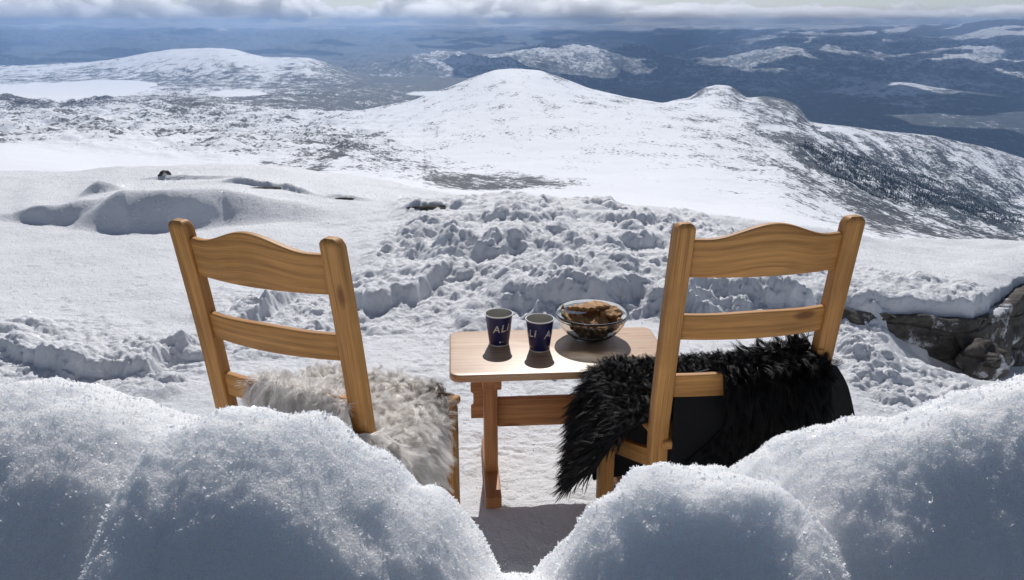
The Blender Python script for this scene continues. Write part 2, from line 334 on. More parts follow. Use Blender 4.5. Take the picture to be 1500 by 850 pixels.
cov += .42 * blob(735, 268, 115, 9, .7, .02) + .35 * blob(705, 272, 60, 6, .6)  # shadow of the hollow below the mountain, painted as darker ground
Z1 += 0
cov += .45 * blob(468, 208, 34, 7, .5, -.1) + .4 * blob(470, 240, 36, 6, .5, -.4) + .13 * blob(570, 222, 110, 20, .5, .18)
cov += .16 * blob(1290, 330, 110, 14, .5, .85) + .2 * blob(1150, 155, 40, 9, .5, .35) + .15 * blob(1440, 395, 70, 10, .5, .5)
cov += .22 * blob(5, 208, 28, 8, .4) + .24 * blob(85, 150, 95, 7, .4) + .2 * blob(275, 155, 50, 9, .4) + .12 * blob(420, 150, 150, 12, .5)
wood_m = np.clip(blob(1330, 262, 130, 13, .5, .28) + blob(1400, 300, 120, 13, .5, .24) + blob(1230, 250, 90, 22, .5, .5) * .7, 0, 1)
cov += .16 * wood_m
# high ground carries snow, low ground forest
alt = sstep(9000, 13000, DD)
cov -= alt * np.clip((Z1 - np.interp(DD, [9000, 14000, 26000, 60000], [-680, -540, -560, -500])) / 300, -.35, .9) * .30
cov += .12 * sstep(9000, 12000, DD) * sstep(480, 620, P)

cov -= .3 * blob(1320, 132, 62, 9, .5, -.05, .5) + .25 * blob(1240, 134, 30, 6, .5) + .2 * blob(1370, 150, 40, 7, .5) + .15 * blob(1440, 30, 60, 14, .5) + .2 * blob(860, 64, 50, 5, .5) + .2 * blob(690, 90, 70, 5, .5)
cov -= .16 * blob(960, 300, 260, 40, .6)
cov = np.where(DD < 5600, np.minimum(cov, .70), cov); cov = np.where((DD > 11000) & (lake < .3), np.maximum(cov, .30), cov)
V = np.stack([XX, YY, Z1], -1).reshape(-1, 3)
far = np_mesh('mountain_terrain', V, grid_faces(len(ts), NC), FAR, True, dict(dark=lake, cover=cov, woods=np.maximum(WDS, wood_m)))
tag(far, kind='structure')

# ------------------------------------------------------------------ distant woods on the right-hand slope (a wood, uncountable)
NEEDLE = simple('far_needles', (.028, .040, .034), .9, .3, .05, 0)
idx = np.where((wood_m.ravel() * (.5 + 1.4 * fbm(XX / 60, YY / 60, 4, 31).ravel()) > .52) & (DD.ravel() < 4600))[0]
idx = RNG.choice(idx, min(5200, len(idx)), replace=False) if len(idx) else []
vs, fs = [], []
for t, i in enumerate(idx):
    x, y, z = V[i]; x += RNG.uniform(-9, 9); y += RNG.uniform(-9, 9); h = RNG.uniform(5, 11); r = h * .2; k = len(vs); a0 = RNG.uniform(0, 6)
    for q in range(5): vs.append((x + r * math.cos(a0 + q * 1.2566), y + r * math.sin(a0 + q * 1.2566), z - 1))
    for q in range(5): vs.append((x + r * .55 * math.cos(a0 + .6 + q * 1.2566), y + r * .55 * math.sin(a0 + .6 + q * 1.2566), z + h * .45))
    vs.append((x, y, z + h))
    for q in range(5):
        p = (q + 1) % 5; fs += [(k + q, k + p, k + 5 + q), (k + p, k + 5 + p, k + 5 + q), (k + 5 + q, k + 5 + p, k + 10)]
if vs: tag(np_mesh('mountain_forest', vs, fs, NEEDLE, False), 'dark spruce wood scattered over the snowy slope behind the right chair', 'forest', kind='stuff')

# ------------------------------------------------------------------ clouds
def cloud_mesh(name, blobs, sub=4, rough=.75, mat=None):
    bm = bmesh.new(); bmesh.ops.create_icosphere(bm, subdivisions=sub, radius=1)
    base = np.array([v.co[:] for v in bm.verts]); fc = np.array([[v.index for v in f.verts] for f in bm.faces]); bm.free()
    VV, FF = [], []
    for i, (x, y, z, rx, ry, rz) in enumerate(blobs):
        p = base.copy(); q = p * 1.3 + i * 3.3
        n = 0; am = 1.0; q2 = q
        for o_ in range(5):                                # rounded cauliflower lumps at five sizes
            n = n + am * (.5 - np.abs(noise(q2[:, 0] + q2[:, 2] * .8, q2[:, 1] - q2[:, 2] * .7, i % 50 + o_))); q2 = q2 * 2.1 + 5; am *= .55
        p = p * (.75 + rough * n)[:, None]; p[:, 2] = np.where(p[:, 2] < -.4, -.4 + (p[:, 2] + .4) * .5, p[:, 2])
        VV.append(p * [rx, ry, rz] + [x, y, z]); FF.append(fc + i * len(base))
    return np_mesh(name, np.concatenate(VV), np.concatenate(FF), mat or CLOUD, True)
bl = []
for i in range(200):
    k = random.uniform(-.95, .95); Y = random.uniform(64000, 70000); r = random.choice([300, 450, 700, 1000, 1500])
    right = k > .1
    base = (60 + 130 * math.sin(k * 19) + 70 * math.sin(k * 47)) - (0 if not right else 600 * min(1, (k - .1) / .4)); z = base + r * .5 + (random.random() ** 1.5) * 620
    bl.append((k * Y, Y, z, r * random.uniform(1.2, 2.0) * (1.6 if right else 1), r * .7, r * random.uniform(.6, .9) * (.5 if right else 1)))
for i in range(26):
    k = -1 + 2 * i / 25 + random.uniform(-.03, .03); bl.append((k * 72000, 72000, 300 + random.uniform(-200, 500), 1700, 500, 1000))
tag(cloud_mesh('clouds', bl), kind='structure')
dk = []; random.seed(41)
for i in range(190):
    Y = random.uniform(12500, 56000); X = random.uniform(-.08, .85) * Y + 400
    if Y < 17000 and X < 600: continue
    r = random.uniform(1000, 2300)
    if (X - 8300) ** 2 + (Y - 29500) ** 2 < (r + 500) ** 2 or (X - 3600) ** 2 + (Y - 26500) ** 2 < (r + 0) ** 2: continue  # gaps left in the deck for sun shafts over the valley
    if (X - 7300) ** 2 + (Y - 17700) ** 2 < (r - 100) ** 2: continue  # gap that lets the sun onto one far hill
    dk.append((X, Y, 3200 + random.uniform(-100, 500), r * 1.2, r, 420))
for i in range(24):
    Y = random.uniform(26000, 58000); dk.append((random.uniform(-.85, -.2) * Y, Y, 3300, random.uniform(1500, 3000), 1800, 420))
tag(cloud_mesh('shade_cloud_deck', dk, 3, .35, SHADE_CLOUD), kind='structure')  # unseen deck above the frame, added to cast shade on the far land
# ------------------------------------------------------------------ haze
hm = bpy.data.materials.new('haze_air'); hm.use_nodes = True; hn = hm.node_tree.nodes; hn.remove(hn['Principled BSDF'])
pv = hn.new('ShaderNodeVolumePrincipled'); pv.inputs['Color'].default_value = (*HAZE_C, 1); pv.inputs['Density'].default_value = HAZE_D
pv.inputs['Anisotropy'].default_value = .2
hm.node_tree.links.new(pv.outputs[0], hn['Material Output'].inputs['Volume'])
zlo = float(Z1.min()) - 30; ztop = max(float(Z1.max()) + 20, 30)
hb = MB(); hb.box((0, 31000, (zlo + ztop) / 2), (190000, 64000, ztop - zlo), bev=0); haze = hb.build('haze', hm, smooth=False); tag(haze, kind='stuff')
print('haze top', ztop, zlo)
#PART2
# ================================================================== near snow field
GZ = -1.38
def Yg(x, y, z=GZ): return atZ(x, y, z).y
NR, NCn = 1250, 1150
yy = np.concatenate([np.linspace(1000, 268, NR - 130), np.linspace(267.4, 250, 130)])
vv = (425 - yy) / F; Yrow = GZ * (CC + SS * vv) / (vv * CC - SS)       # Y of flat ground seen at row yy
Yrow = Yrow * 1.0
kn = np.linspace(-1.15, 1.15, NCn)
YN = Yrow[:, None] * np.ones(NCn)[None]; XN = YN * kn[None]
PN, QN = proj(XN, YN, np.full_like(XN, GZ))
def interp2(rows):
    """rows: (Y, polyline of height over px column)"""
    Ys = np.array([r[0] for r in rows]); T = np.array([poly(r[1], np.linspace(-900, 2400, 331)) for r in rows])
    i = np.clip(np.searchsorted(Ys, YN, side='right') - 1, 0, len(Ys) - 2)
    t = np.clip((YN - Ys[i]) / (Ys[i + 1] - Ys[i]), 0, 1); t = t * t * (3 - 2 * t)
    c = np.clip((PN + 900) / 10, 0, 329.999); j = c.astype(int); w = c - j
    a = T[i, j] * (1 - w) + T[i, j + 1] * w; b = T[i + 1, j] * (1 - w) + T[i + 1, j + 1] * w
    return a * (1 - t) + b * t
dz = interp2([
 (1.0, [(0, 0)]), (2.9, [(0, 0), (1100, 0), (1250, -.04), (1450, -.14), (1700, -.2)]),
 (3.3, [(1130, 0), (1250, .0), (1300, -.03), (1440, -.165), (1700, -.24)]),
 (3.62, [(1000, 0), (1180, -.03), (1250, -.22), (1400, -.52), (1700, -.6)]),
 (4.3, [(500, 0), (620, .03), (740, .05), (1000, .05), (1150, .03), (1230, -.06), (1300, -.25), (1400, -.6), (1700, -.7)]),
 (5.0, [(300, 0), (600, .06), (720, .10), (850, .10), (1000, .08), (1200, .02), (1350, -.12), (1500, -.22), (1700, -.3)]),
 (6.0, [(-900, .0), (300, -.01), (600, .06), (760, .10), (860, .06), (1000, .0), (1260, -.16), (1500, -.36), (2300, -.6)]),
 (7.0, [(-900, .0), (240, .01), (420, .05), (570, .01), (660, -.06), (760, -.16), (1000, -.45), (1260, -.75), (1500, -1.0), (2300, -1.4)]),
 (8.0, [(-900, -.02), (120, .0), (420, .05), (570, -.1), (760, -.7), (1000, -1.1), (1500, -1.9)]),
 (9.3, [(-900, -.5), (420, -.5), (760, -1.6), (1500, -3.5)]), (12, [(-900, -3.5), (760, -4), (1500, -7)])])
ZN = GZ + dz + .035 * fbm(XN * 1.1, YN * 1.1, 3, 41) + .006 * fbm(XN * 6, YN * 6, 3, 43)
def eb(cx, cy, rx, ry, rot=0, soft=.45, wob=.35, seed=5):
    dx, dy = PN - cx, QN - cy; c, s = math.cos(rot), math.sin(rot); a = (dx * c + dy * s) / rx; b = (-dx * s + dy * c) / ry
    return 1 - sstep(1 - soft, 1 + soft, np.sqrt(a * a + b * b) + wob * fbm(XN * 3.2, YN * 3.2, 3, seed))
def scarp(pts, h, rise, decay, seed=0, wob=.04, soft=False):
    """ground steps up behind a line given by surveyed points (px column, px row, strength)"""
    xs = [p[0] for p in pts]; Yl = np.interp(PN, xs, [Yg(p[0], p[1]) for p in pts]); st = np.interp(PN, xs, [p[2] for p in pts])
    st = np.where((PN > xs[0]) & (PN < xs[-1]), st, 0); st = st * st * (3 - 2 * st)
    d = YN - Yl + (wob * 1.5 * fbm(XN * 1.2, YN * 1.2, 3, 60 + seed) if soft else wob * 1.6 * fbm(XN * 3, YN * 3, 5, 60 + seed, .6))
    if not soft: st = st * sstep(-.05, .25, 1 - np.maximum(d, 0) * .0) * np.clip(1 + .35 * fbm(XN * 5, YN * 5, 2, 160 + seed), .4, 1.2)
    return h * st * sstep(-.01, rise, d) * np.exp(-np.maximum(d - rise, 0) / decay)
def trench(pts, depth, wd, seed=0):
    r = np.zeros_like(XN); W_ = [atZ(p[0], p[1], GZ) for p in pts]; best = np.full_like(XN, 9.)
    wx = XN + .05 * fbm(XN * 5, YN * 5, 2, 70 + seed); wy = YN + .05 * fbm(XN * 5, YN * 5, 2, 80 + seed)
    for a, b in zip(W_, W_[1:]):
        ab = np.array([b.x - a.x, b.y - a.y]); L = ab @ ab
        t = np.clip(((wx - a.x) * ab[0] + (wy - a.y) * ab[1]) / L, 0, 1)
        best = np.minimum(best, np.hypot(wx - a.x - t * ab[0], wy - a.y - t * ab[1]))
    return -depth * np.exp(-(best / wd) ** 4) + depth * .35 * np.exp(-((best - wd * 1.6) / (wd * .5)) ** 2)
# drifts on the left
ZN += scarp([(80, 334, 0), (150, 342, .55), (190, 346, .95), (250, 343, 1), (330, 332, .8), (430, 328, .4), (580, 335, 0)], .27, .27, .9, 1, .07, True)
ZN += scarp([(-60, 322, 0), (20, 325, .4), (70, 329, 1), (110, 327, .8), (190, 318, 0)], .12, .13, .5, 2, .05, True) + scarp([(110, 304, 0), (150, 301, 1), (200, 296, 0)], .10, .09, .3, 18, .02, True)
ZN += scarp([(310, 288, 0), (360, 290, 1), (430, 298, 1), (480, 303, 0)], .05, .05, .25, 3, .04) + scarp([(190, 276, 0), (250, 277, 1), (330, 280, .6), (390, 281, 0)], .04, .05, .25, 4, .04)
ZN += scarp([(560, 322, 0), (620, 326, 1), (670, 330, 1), (740, 330, 0)], .05, .05, .25, 5, .04) + scarp([(460, 305, 0), (500, 304, 1), (560, 307, 0)], .035, .05, .2, 6, .04)
# dug-out wall behind the table and the right chair
ZN += scarp([(690, 450, 0), (740, 462, .55), (790, 474, .9), (860, 466, 1), (930, 472, .85), (1000, 470, 1), (1120, 462, 1), (1200, 458, .9), (1290, 455, .2), (1330, 450, 0)], .15, .20, .9, 7, .16)
ZN += scarp([(800, 425, 0), (850, 428, .8), (930, 432, .5), (1010, 428, .9), (1100, 425, .5), (1200, 420, 0)], .06, .10, .4, 17, .16)
ZN += scarp([(630, 400, 0), (680, 405, .9), (720, 408, 1), (760, 400, .7), (820, 400, 0)], .13, .16, .4, 8, .10)
ZN += scarp([(500, 448, 0), (540, 462, .8), (610, 450, .9), (650, 425, .7), (690, 405, 0)], .10, .07, .35, 9, .06)
ZN += scarp([(290, 505, 0), (330, 498, .8), (380, 480, .9), (440, 440, .7), (470, 430, 0)], .07, .06, .35, 10, .05)
ZN += scarp([(-100, 520, .6), (0, 522, .6), (60, 545, .9), (130, 556, 1), (220, 548, 1), (290, 520, .7), (330, 500, 0)], .08, .07, .35, 11, .09)
ZN += scarp([(-100, 500, .6), (0, 500, .7), (70, 498, .5), (120, 500, 0)], .05, .06, .4, 12, .05)
ZN += scarp([(560, 360, 0), (620, 372, .5), (700, 352, .7), (780, 355, .7), (850, 345, .4), (930, 350, 0)], .08, .10, .5, 13, .15)
ZN += scarp([(1255, 400, 0), (1300, 402, .8), (1380, 410, .9), (1440, 395, .5), (1480, 395, 0)], .06, .08, .5, 14, .10)
ZN += scarp([(840, 345, 0), (900, 362, .9), (980, 358, .6), (1020, 350, 0)], .08, .10, .3, 32, .14) + scarp([(860, 395, 0), (930, 400, .8), (1000, 388, 0)], .08, .1, .3, 33, .12)
# ledge on the right: everything behind the line A-B-C is high, the gully lies in front of it
LA, LB, LC = Vector((1.45, 4.35)), Vector((2.74, 4.42)), Vector((3.75, 5.45))
def sdl(a, b, x, y):
    d = (b - a).normalized(); return (x - a.x) * -d.y + (y - a.y) * d.x
sx = XN + .03 * fbm(XN * 7, YN * 7, 3, 91); sy = YN + .03 * fbm(XN * 7, YN * 7, 3, 92)
inside = np.minimum(sdl(LA, LB, sx, sy), sdl(LB, LC, sx, sy))
ltop = GZ - .05 - .115 * np.clip((XN - 1.5) / 1.2, 0, 1.6) + .03 * fbm(XN * 2.2, YN * 2.2, 3, 95) - .05 * np.clip(YN - 4.6, 0, 3)
reg = sstep(1.35, 1.6, XN) * (YN > 3.9) * (1 - sstep(5.6 + .8 * sstep(2.6, 3.4, XN), 6.3 + .8 * sstep(2.6, 3.4, XN), YN))
foot = np.interp(XN, [1.4, 2.0, 2.6, 3.0, 3.8], [-1.50, -1.60, -1.74, -1.80, -1.95])
foot = foot - .35 * sstep(2.75, 3.0, XN)
lz = np.minimum(ZN, foot - .42 * np.maximum(4.36 - YN, 0) + .02 * fbm(XN * 3, YN * 3, 3, 97))
up = sstep(-.05, .05, inside); edge = .035 * np.exp(-(np.maximum(inside, 0) / .12) ** 2)
ZN = ZN * (1 - reg) + reg * (lz * (1 - up) + (ltop - edge) * up)
# trampled, cloddy snow
rough = np.clip(eb(780, 385, 230, 78, .05) + eb(1010, 420, 260, 46, .02) + eb(620, 420, 150, 50, -.3) + eb(960, 350, 220, 42, .05) + eb(560, 500, 260, 60) * .45 + eb(1120, 350, 170, 30, .1) * .5 + eb(1110, 410, 180, 60) + eb(130, 525, 210, 42, .0)
   + eb(400, 470, 110, 50) * .7 + eb(1340, 385, 130, 22) + eb(1330, 535, 150, 60, .3) * 1.0 + eb(750, 320, 140, 16, .1) * .6 + eb(780, 600, 180, 120) * .35 + .10 * eb(560, 330, 120, 20), 0, 1)
walk = eb(590, 520, 130, 30, 0) + eb(400, 540, 120, 30)
cl = clods(XN, YN, .16, 3, .5, .8) * .9 + clods(XN + 5, YN, .085, 4, .5) + clods(XN, YN + 3, .045, 5, .7) + .55 * clods(XN, YN, .022, 6, .85)
cl = cl + clods(XN + 2, YN + 1, .34, 23, .25, .35)
ZN += rough * (cl * (.55 + .5 * noise(XN * 2.5, YN * 2.5, 8)) + .034 * fbm(XN * 8, YN * 8, 6, 12, .68)) * (1 - .35 * np.clip(walk, 0, 1))
ZN += (1 - rough) * (.0035 * fbm(XN * 22, YN * 22, 4, 15, .6) + .3 * clods(XN, YN, .05, 16, .12) * sstep(5.5, 4, YN))
ground = np_mesh('snow_ground', np.stack([XN, YN, ZN], -1).reshape(-1, 3), grid_faces(NR, NCn), SNOW, True); tag(ground, kind='structure')
def ground_z(x, y):
    i = int(np.argmin(np.abs(Yrow - y))); j = int(np.clip((x / Yrow[i] + 1.15) / 2.3 * (NCn - 1), 0, NCn - 1)); return float(ZN[i, j])

# ------------------------------------------------------------------ rocks, and dark strips in place of shadow on the snow
def rock_mat():
    m = Mat('grey_rock'); pos = m.node('TexCoord').outputs['Object']
    n = m.node('TexNoise', {'Vector': pos, 'Scale': 9.0, 'Detail': 10, 'Roughness': .75}).outputs[0]
    n2 = m.node('TexNoise', {'Vector': pos, 'Scale': 3.2, 'Detail': 6, 'Roughness': .6}).outputs[0]
    cr_ = m.node('TexVoronoi', {'Vector': m.node('Mapping', {'Vector': pos, 'Scale': (.8, .8, 2.6), 'Rotation': (.3, .2, .5)}).outputs[0], 'Scale': 2.1}, feature='DISTANCE_TO_EDGE').outputs[0]
    c = m.ramp(n, [(.3, (.035, .03, .027)), (.5, (.10, .088, .075)), (.7, (.20, .18, .155))])
    c = m.mixc(m.ramp(cr_, [(.0, (.7, .7, .7)), (.018, (0, 0, 0))]), c, (.02, .018, .016))
    c = m.mixc(m.ramp(m.math('ADD', m.math('MULTIPLY', n, .4), m.math('MULTIPLY', n2, .6)), [(.55, (0, 0, 0)), (.60, (1, 1, 1))]), c, (.72, .74, .78))
    b = m.node('Bump', {'Height': m.math('ADD', m.math('MULTIPLY', n, 1.4), m.ramp(cr_, [(0, (0, 0, 0)), (.05, (1, 1, 1))])), 'Strength': .9, 'Distance': .03}).outputs[0]
    m.set(Base_Color=c, Roughness=.85, Normal=b); return m.m
ROCK = rock_mat()
def rock_wall(name, pts, ztops, zbots, thick, seed):
    """rough stone band following a line, with ledges; a closed solid"""
    n = len(pts) - 1; U, Wn = 150, 56; vs = []
    L = [0]
    for a, b in zip(pts, pts[1:]): L.append(L[-1] + (Vector(b) - Vector(a)).length)
    us = np.linspace(0, L[-1], U); px = np.interp(us, L, [p[0] for p in pts]); py = np.interp(us, L, [p[1] for p in pts])
    zt = np.interp(us, L, ztops); zb = np.interp(us, L, zbots)
    tx = np.gradient(px); ty = np.gradient(py); l = np.hypot(tx, ty); nx, ny = ty / l, -tx / l
    w = np.linspace(0, 1, Wn)
    Zw = zb[:, None] + (zt - zb)[:, None] * w[None]
    
    off = .05 * fbm(us[:, None] * 5 + 0 * Zw, Zw * 7, 5, seed, .6) + .045 * np.abs(noise(us[:, None] * 3.1 + 0 * Zw, Zw * 6, seed + 3)) * 2 + .01
    off = off * np.sin(np.pi * np.clip(w * .94 + .06, 0, 1))[None] ** .4
    ztop_j = (.03 * fbm(us * 6, us * 0, 4, seed + 8))[:, None] * w[None]
    Fr = np.stack([px[:, None] + nx[:, None] * off, py[:, None] + ny[:, None] * off, Zw + ztop_j], -1)
    Bk = np.stack([px[:, None] - nx[:, None] * thick + 0 * off, py[:, None] - ny[:, None] * thick + 0 * off, Zw - .02], -1)[:, ::-1]
    A = np.concatenate([Fr, Bk], 1); m_ = A.shape[1]; V_ = A.reshape(-1, 3)
    i = np.arange(U - 1)[:, None] * m_ + np.arange(m_)[None]; j = np.arange(U - 1)[:, None] * m_ + (np.arange(m_)[None] + 1) % m_
    fc = np.stack([i, i + m_, j + m_, j], -1).reshape(-1, 4)
    return np_mesh(name, V_, fc, ROCK, True)
rl = rock_wall('rock_ledge', [(1.50, 4.30), (2.1, 4.345), (2.72, 4.38), (3.0, 4.60), (3.9, 5.50)],
   [-1.51, -1.59, -1.65, -1.69, -1.72], [-1.54, -1.70, -1.98, -2.3, -2.5], .12, 5)
tag(rl, 'grey brown rock ledge jutting out under the snow right of the right chair', 'rock')
def boulder(name, c, r, seed, label, group=None):
    bm = bmesh.new(); bmesh.ops.create_icosphere(bm, subdivisions=4, radius=1)
    for v in bm.verts:
        p = v.co.copy(); q = np.array([p.x + seed, p.y + p.z]); n = float(fbm(q[0:1] * 1.6, q[1:2] * 1.6, 4, seed)[0]); n2 = float(noise(np.array([p.x * 1.1 + seed]), np.array([p.z * 1.1 + p.y]), seed + 2)[0])
        p *= 1 + .4 * n + .3 * n2; v.co = Vector((p.x * r[0], p.y * r[1], p.z * r[2]))
    for f in bm.faces: f.smooth = True
    me = bpy.data.meshes.new(name); bm.to_mesh(me); bm.free(); me.materials.append(ROCK); o = bpy.data.objects.new(name, me); COL.objects.link(o)
    o.location = c; return tag(o, label, 'rock', group)
def on_ground(x, y, dy=0, sink=0.0):
    p = atZ(x, y, GZ); p.y += dy; p.x = p.x * (p.y / (p.y - dy)) if dy else p.x; p.z = ground_z(p.x, p.y) - sink; return p
boulder('rock', on_ground(244, 274, 0, .0), (.055, .05, .05), 3, 'small dark rock tip poking out of the snow left of the left chair back')
boulder('rock', on_ground(400, 295, .0, .012), (.24, .03, .03), 5, 'long dark strip standing in for shadow on the snow above the left chair back')  # dark stone sliver set where a shadow strip lies on the snow
boulder('rock', on_ground(640, 327, .0, .012), (.20, .03, .028), 8, 'dark strip standing in for shadow on the snow at the trampled edge')  # second shadow strip, built as a sunken dark stone
boulder('rock', on_ground(508, 305, .0, .008), (.09, .025, .02), 11, 'smallest dark strip standing in for shadow on the snow between the two long strips')  # small shadow strip, likewise a dark stone shape
boulder('rock', Vector((2.72, 4.22, -1.86)), (.13, .12, .13), 21, 'round grey boulder in the shaded gully at the foot of the rock ledge')

# ================================================================== snow bank in the foreground
BX = np.linspace(-1.25, 1.25, 900); BY = np.linspace(.42, 1.62, 430)
XB, YB = np.meshgrid(BX, BY)
def lobe(spine, b, c, kz=.5):
    """rounded ridge of snow; spine points: (px column, px row of the silhouette, Y)"""
    pts = []
    for x, y, Y in spine:
        a = ray(x, y); m = a[2] / a[1]; Yt = Y + .26 * b; pts.append(Vector((a[0] / a[1] * Yt, Y, m * Yt + .033 * c)))
    out = np.full_like(XB, -9.)
    wx = XB + .035 * fbm(XB * 5, YB * 5, 4, 201); wy = YB + .035 * fbm(XB * 5, YB * 5, 4, 202)
    for p, q in zip(pts, pts[1:]):
        ab = np.array([q.x - p.x, q.y - p.y]); L = ab @ ab + 1e-9
        t = np.clip(((wx - p.x) * ab[0] + (wy - p.y) * ab[1]) / L, 0, 1); d = np.hypot((wx - p.x - t * ab[0]) * 1.75, wy - p.y - t * ab[1])
        z = p.z + (q.z - p.z) * t - c * (np.sqrt(1 + (d / b) ** 2) - 1); out = np.maximum(out, z)
    return out
lobes = [
 lobe([(-250, 590, 1.02), (-60, 574, 1.02), (60, 566, 1.0), (130, 570, .98), (200, 588, .97), (260, 612, .96)], .20, .36),
 lobe([(235, 672, .83), (270, 640, .84), (330, 618, .85), (400, 614, .86), (470, 622, .87), (550, 668, .88), (620, 715, .89)], .16, .32),
 lobe([(580, 712, .90), (618, 748, .90), (635, 805, .86)], .10, .26),
 lobe([(610, 850, .80), (700, 842, .84), (760, 842, .86), (800, 836, .86)], .11, .2),
 lobe([(860, 790, .83), (880, 722, .86), (930, 690, .88), (1000, 688, .89), (1070, 690, .89), (1120, 705, .88), (1160, 745, .84)], .15, .34),
 lobe([(1130, 672, .98), (1180, 637, .98), (1260, 614, .98), (1350, 592, .98), (1430, 572, .98), (1520, 548, .98), (1750, 500, .98)], .19, .36),
]
kx = .010; mx_ = np.maximum.reduce(lobes); ZB = mx_ + kx * np.log(sum(np.exp((l - mx_) / kx) for l in lobes))
ZB = np.maximum(ZB, -1.46)
lump = .030 * fbm(XB * 5, YB * 5, 4, 210, .5) + .006 * fbm(XB * 26, YB * 26, 4, 215, .55) + .0035 * fbm(XB * 90, YB * 90, 3, 219)
ZB = ZB + lump
VB = np.stack([XB, YB, ZB], -1).reshape(-1, 3)
fb = grid_faces(len(BY), len(BX)); keep = (VB[fb, 2].max(1) > -1.43); fb = fb[keep]
bank = np_mesh('snow_bank', VB, fb, SNOWB, True); tag(bank, kind='structure')
# frost crystals grown over the bank
def crystals(name, n, smin, smax, V_, F_, mat, up=.6, lift=0.0, pick=None, kind='stuff', label=None):
    a, b, c = V_[F_[:, 0]], V_[F_[:, 1]], V_[F_[:, 2]]; d_ = V_[F_[:, 3]]
    nrm = np.cross(c - a, d_ - b); area = np.linalg.norm(nrm, axis=1) / 2; nrm = nrm / (2 * area[:, None] + 1e-12)
    nrm *= np.sign(nrm[:, 2:3] + 1e-9)
    w = area * (pick if pick is not None else 1); w = w / w.sum()
    i = RNG.choice(len(F_), n, p=w); s, t = RNG.random((2, n, 1))
    P_ = a[i] * (1 - s) * (1 - t) + b[i] * s * (1 - t) + c[i] * s * t + d_[i] * (1 - s) * t
    ax = nrm[i] * up + RNG.normal(size=(n, 3)) * .55; ax /= np.linalg.norm(ax, axis=1)[:, None]
    sd_ = np.cross(ax, RNG.normal(size=(n, 3))); sd_ /= np.linalg.norm(sd_, axis=1)[:, None]
    L = (smin + (smax - smin) * RNG.random((n, 1)) ** 2.5); wdt = L * RNG.uniform(.18, .5, (n, 1))
    P_ = P_ + nrm[i] * lift - ax * L * .2
    q = np.stack([P_, P_ + ax * L * .55 + sd_ * wdt, P_ + ax * L, P_ + ax * L * .45 - sd_ * wdt], 1).reshape(-1, 3)
    f = np.arange(4 * n).reshape(-1, 4); return tag(np_mesh(name, q, f, mat, False), label, None, None, kind)
cen = VB[fb].mean(1)
# more crystals on the sunny upper side, few on the wall towards the camera
e1 = VB[fb[:, 1]] - VB[fb[:, 0]]; e2 = VB[fb[:, 3]] - VB[fb[:, 0]]; nn_ = np.cross(e1, e2); nn_ /= np.linalg.norm(nn_, axis=1)[:, None]
sunny = nn_ @ np.array(sd); vis = (cen[:, 1] < 1.2) & (cen[:, 2] > -1.1)
pk = (.008 + sstep(-.2, .2, sunny)) * vis * (1 + .8 * fbm(cen[:, 0] * 14, cen[:, 1] * 14, 3, 230))
crystals('frost_crystals', 115000, .0012, .0042, VB, fb, CRYST, 1.1, 0, np.maximum(pk, 0), label='white frost crystals coating the rounded snow bank in the foreground')
crystals('frost_crystals', 9000, .004, .0085, VB, fb, GLINT, 1.0, 0, np.maximum(pk, 0), label='larger glinting ice plates on the crest of the foreground snow bank')
gf = grid_faces(NR, NCn); GV = np.stack([XN, YN, ZN], -1).reshape(-1, 3); gc = GV[gf[:, 0]]
gp = ((gc[:, 1] > 1.6) & (gc[:, 1] < 7.6)) * (1.1 - .8 * rough.ravel()[gf[:, 0]]) * np.clip(gc[:, 1] / 5, .5, 1.4)
crystals('snow_glitter', 90000, .003, .010, GV, gf, GLINT, .3, .001, gp, label='glittering ice grains scattered over the smooth snow field')
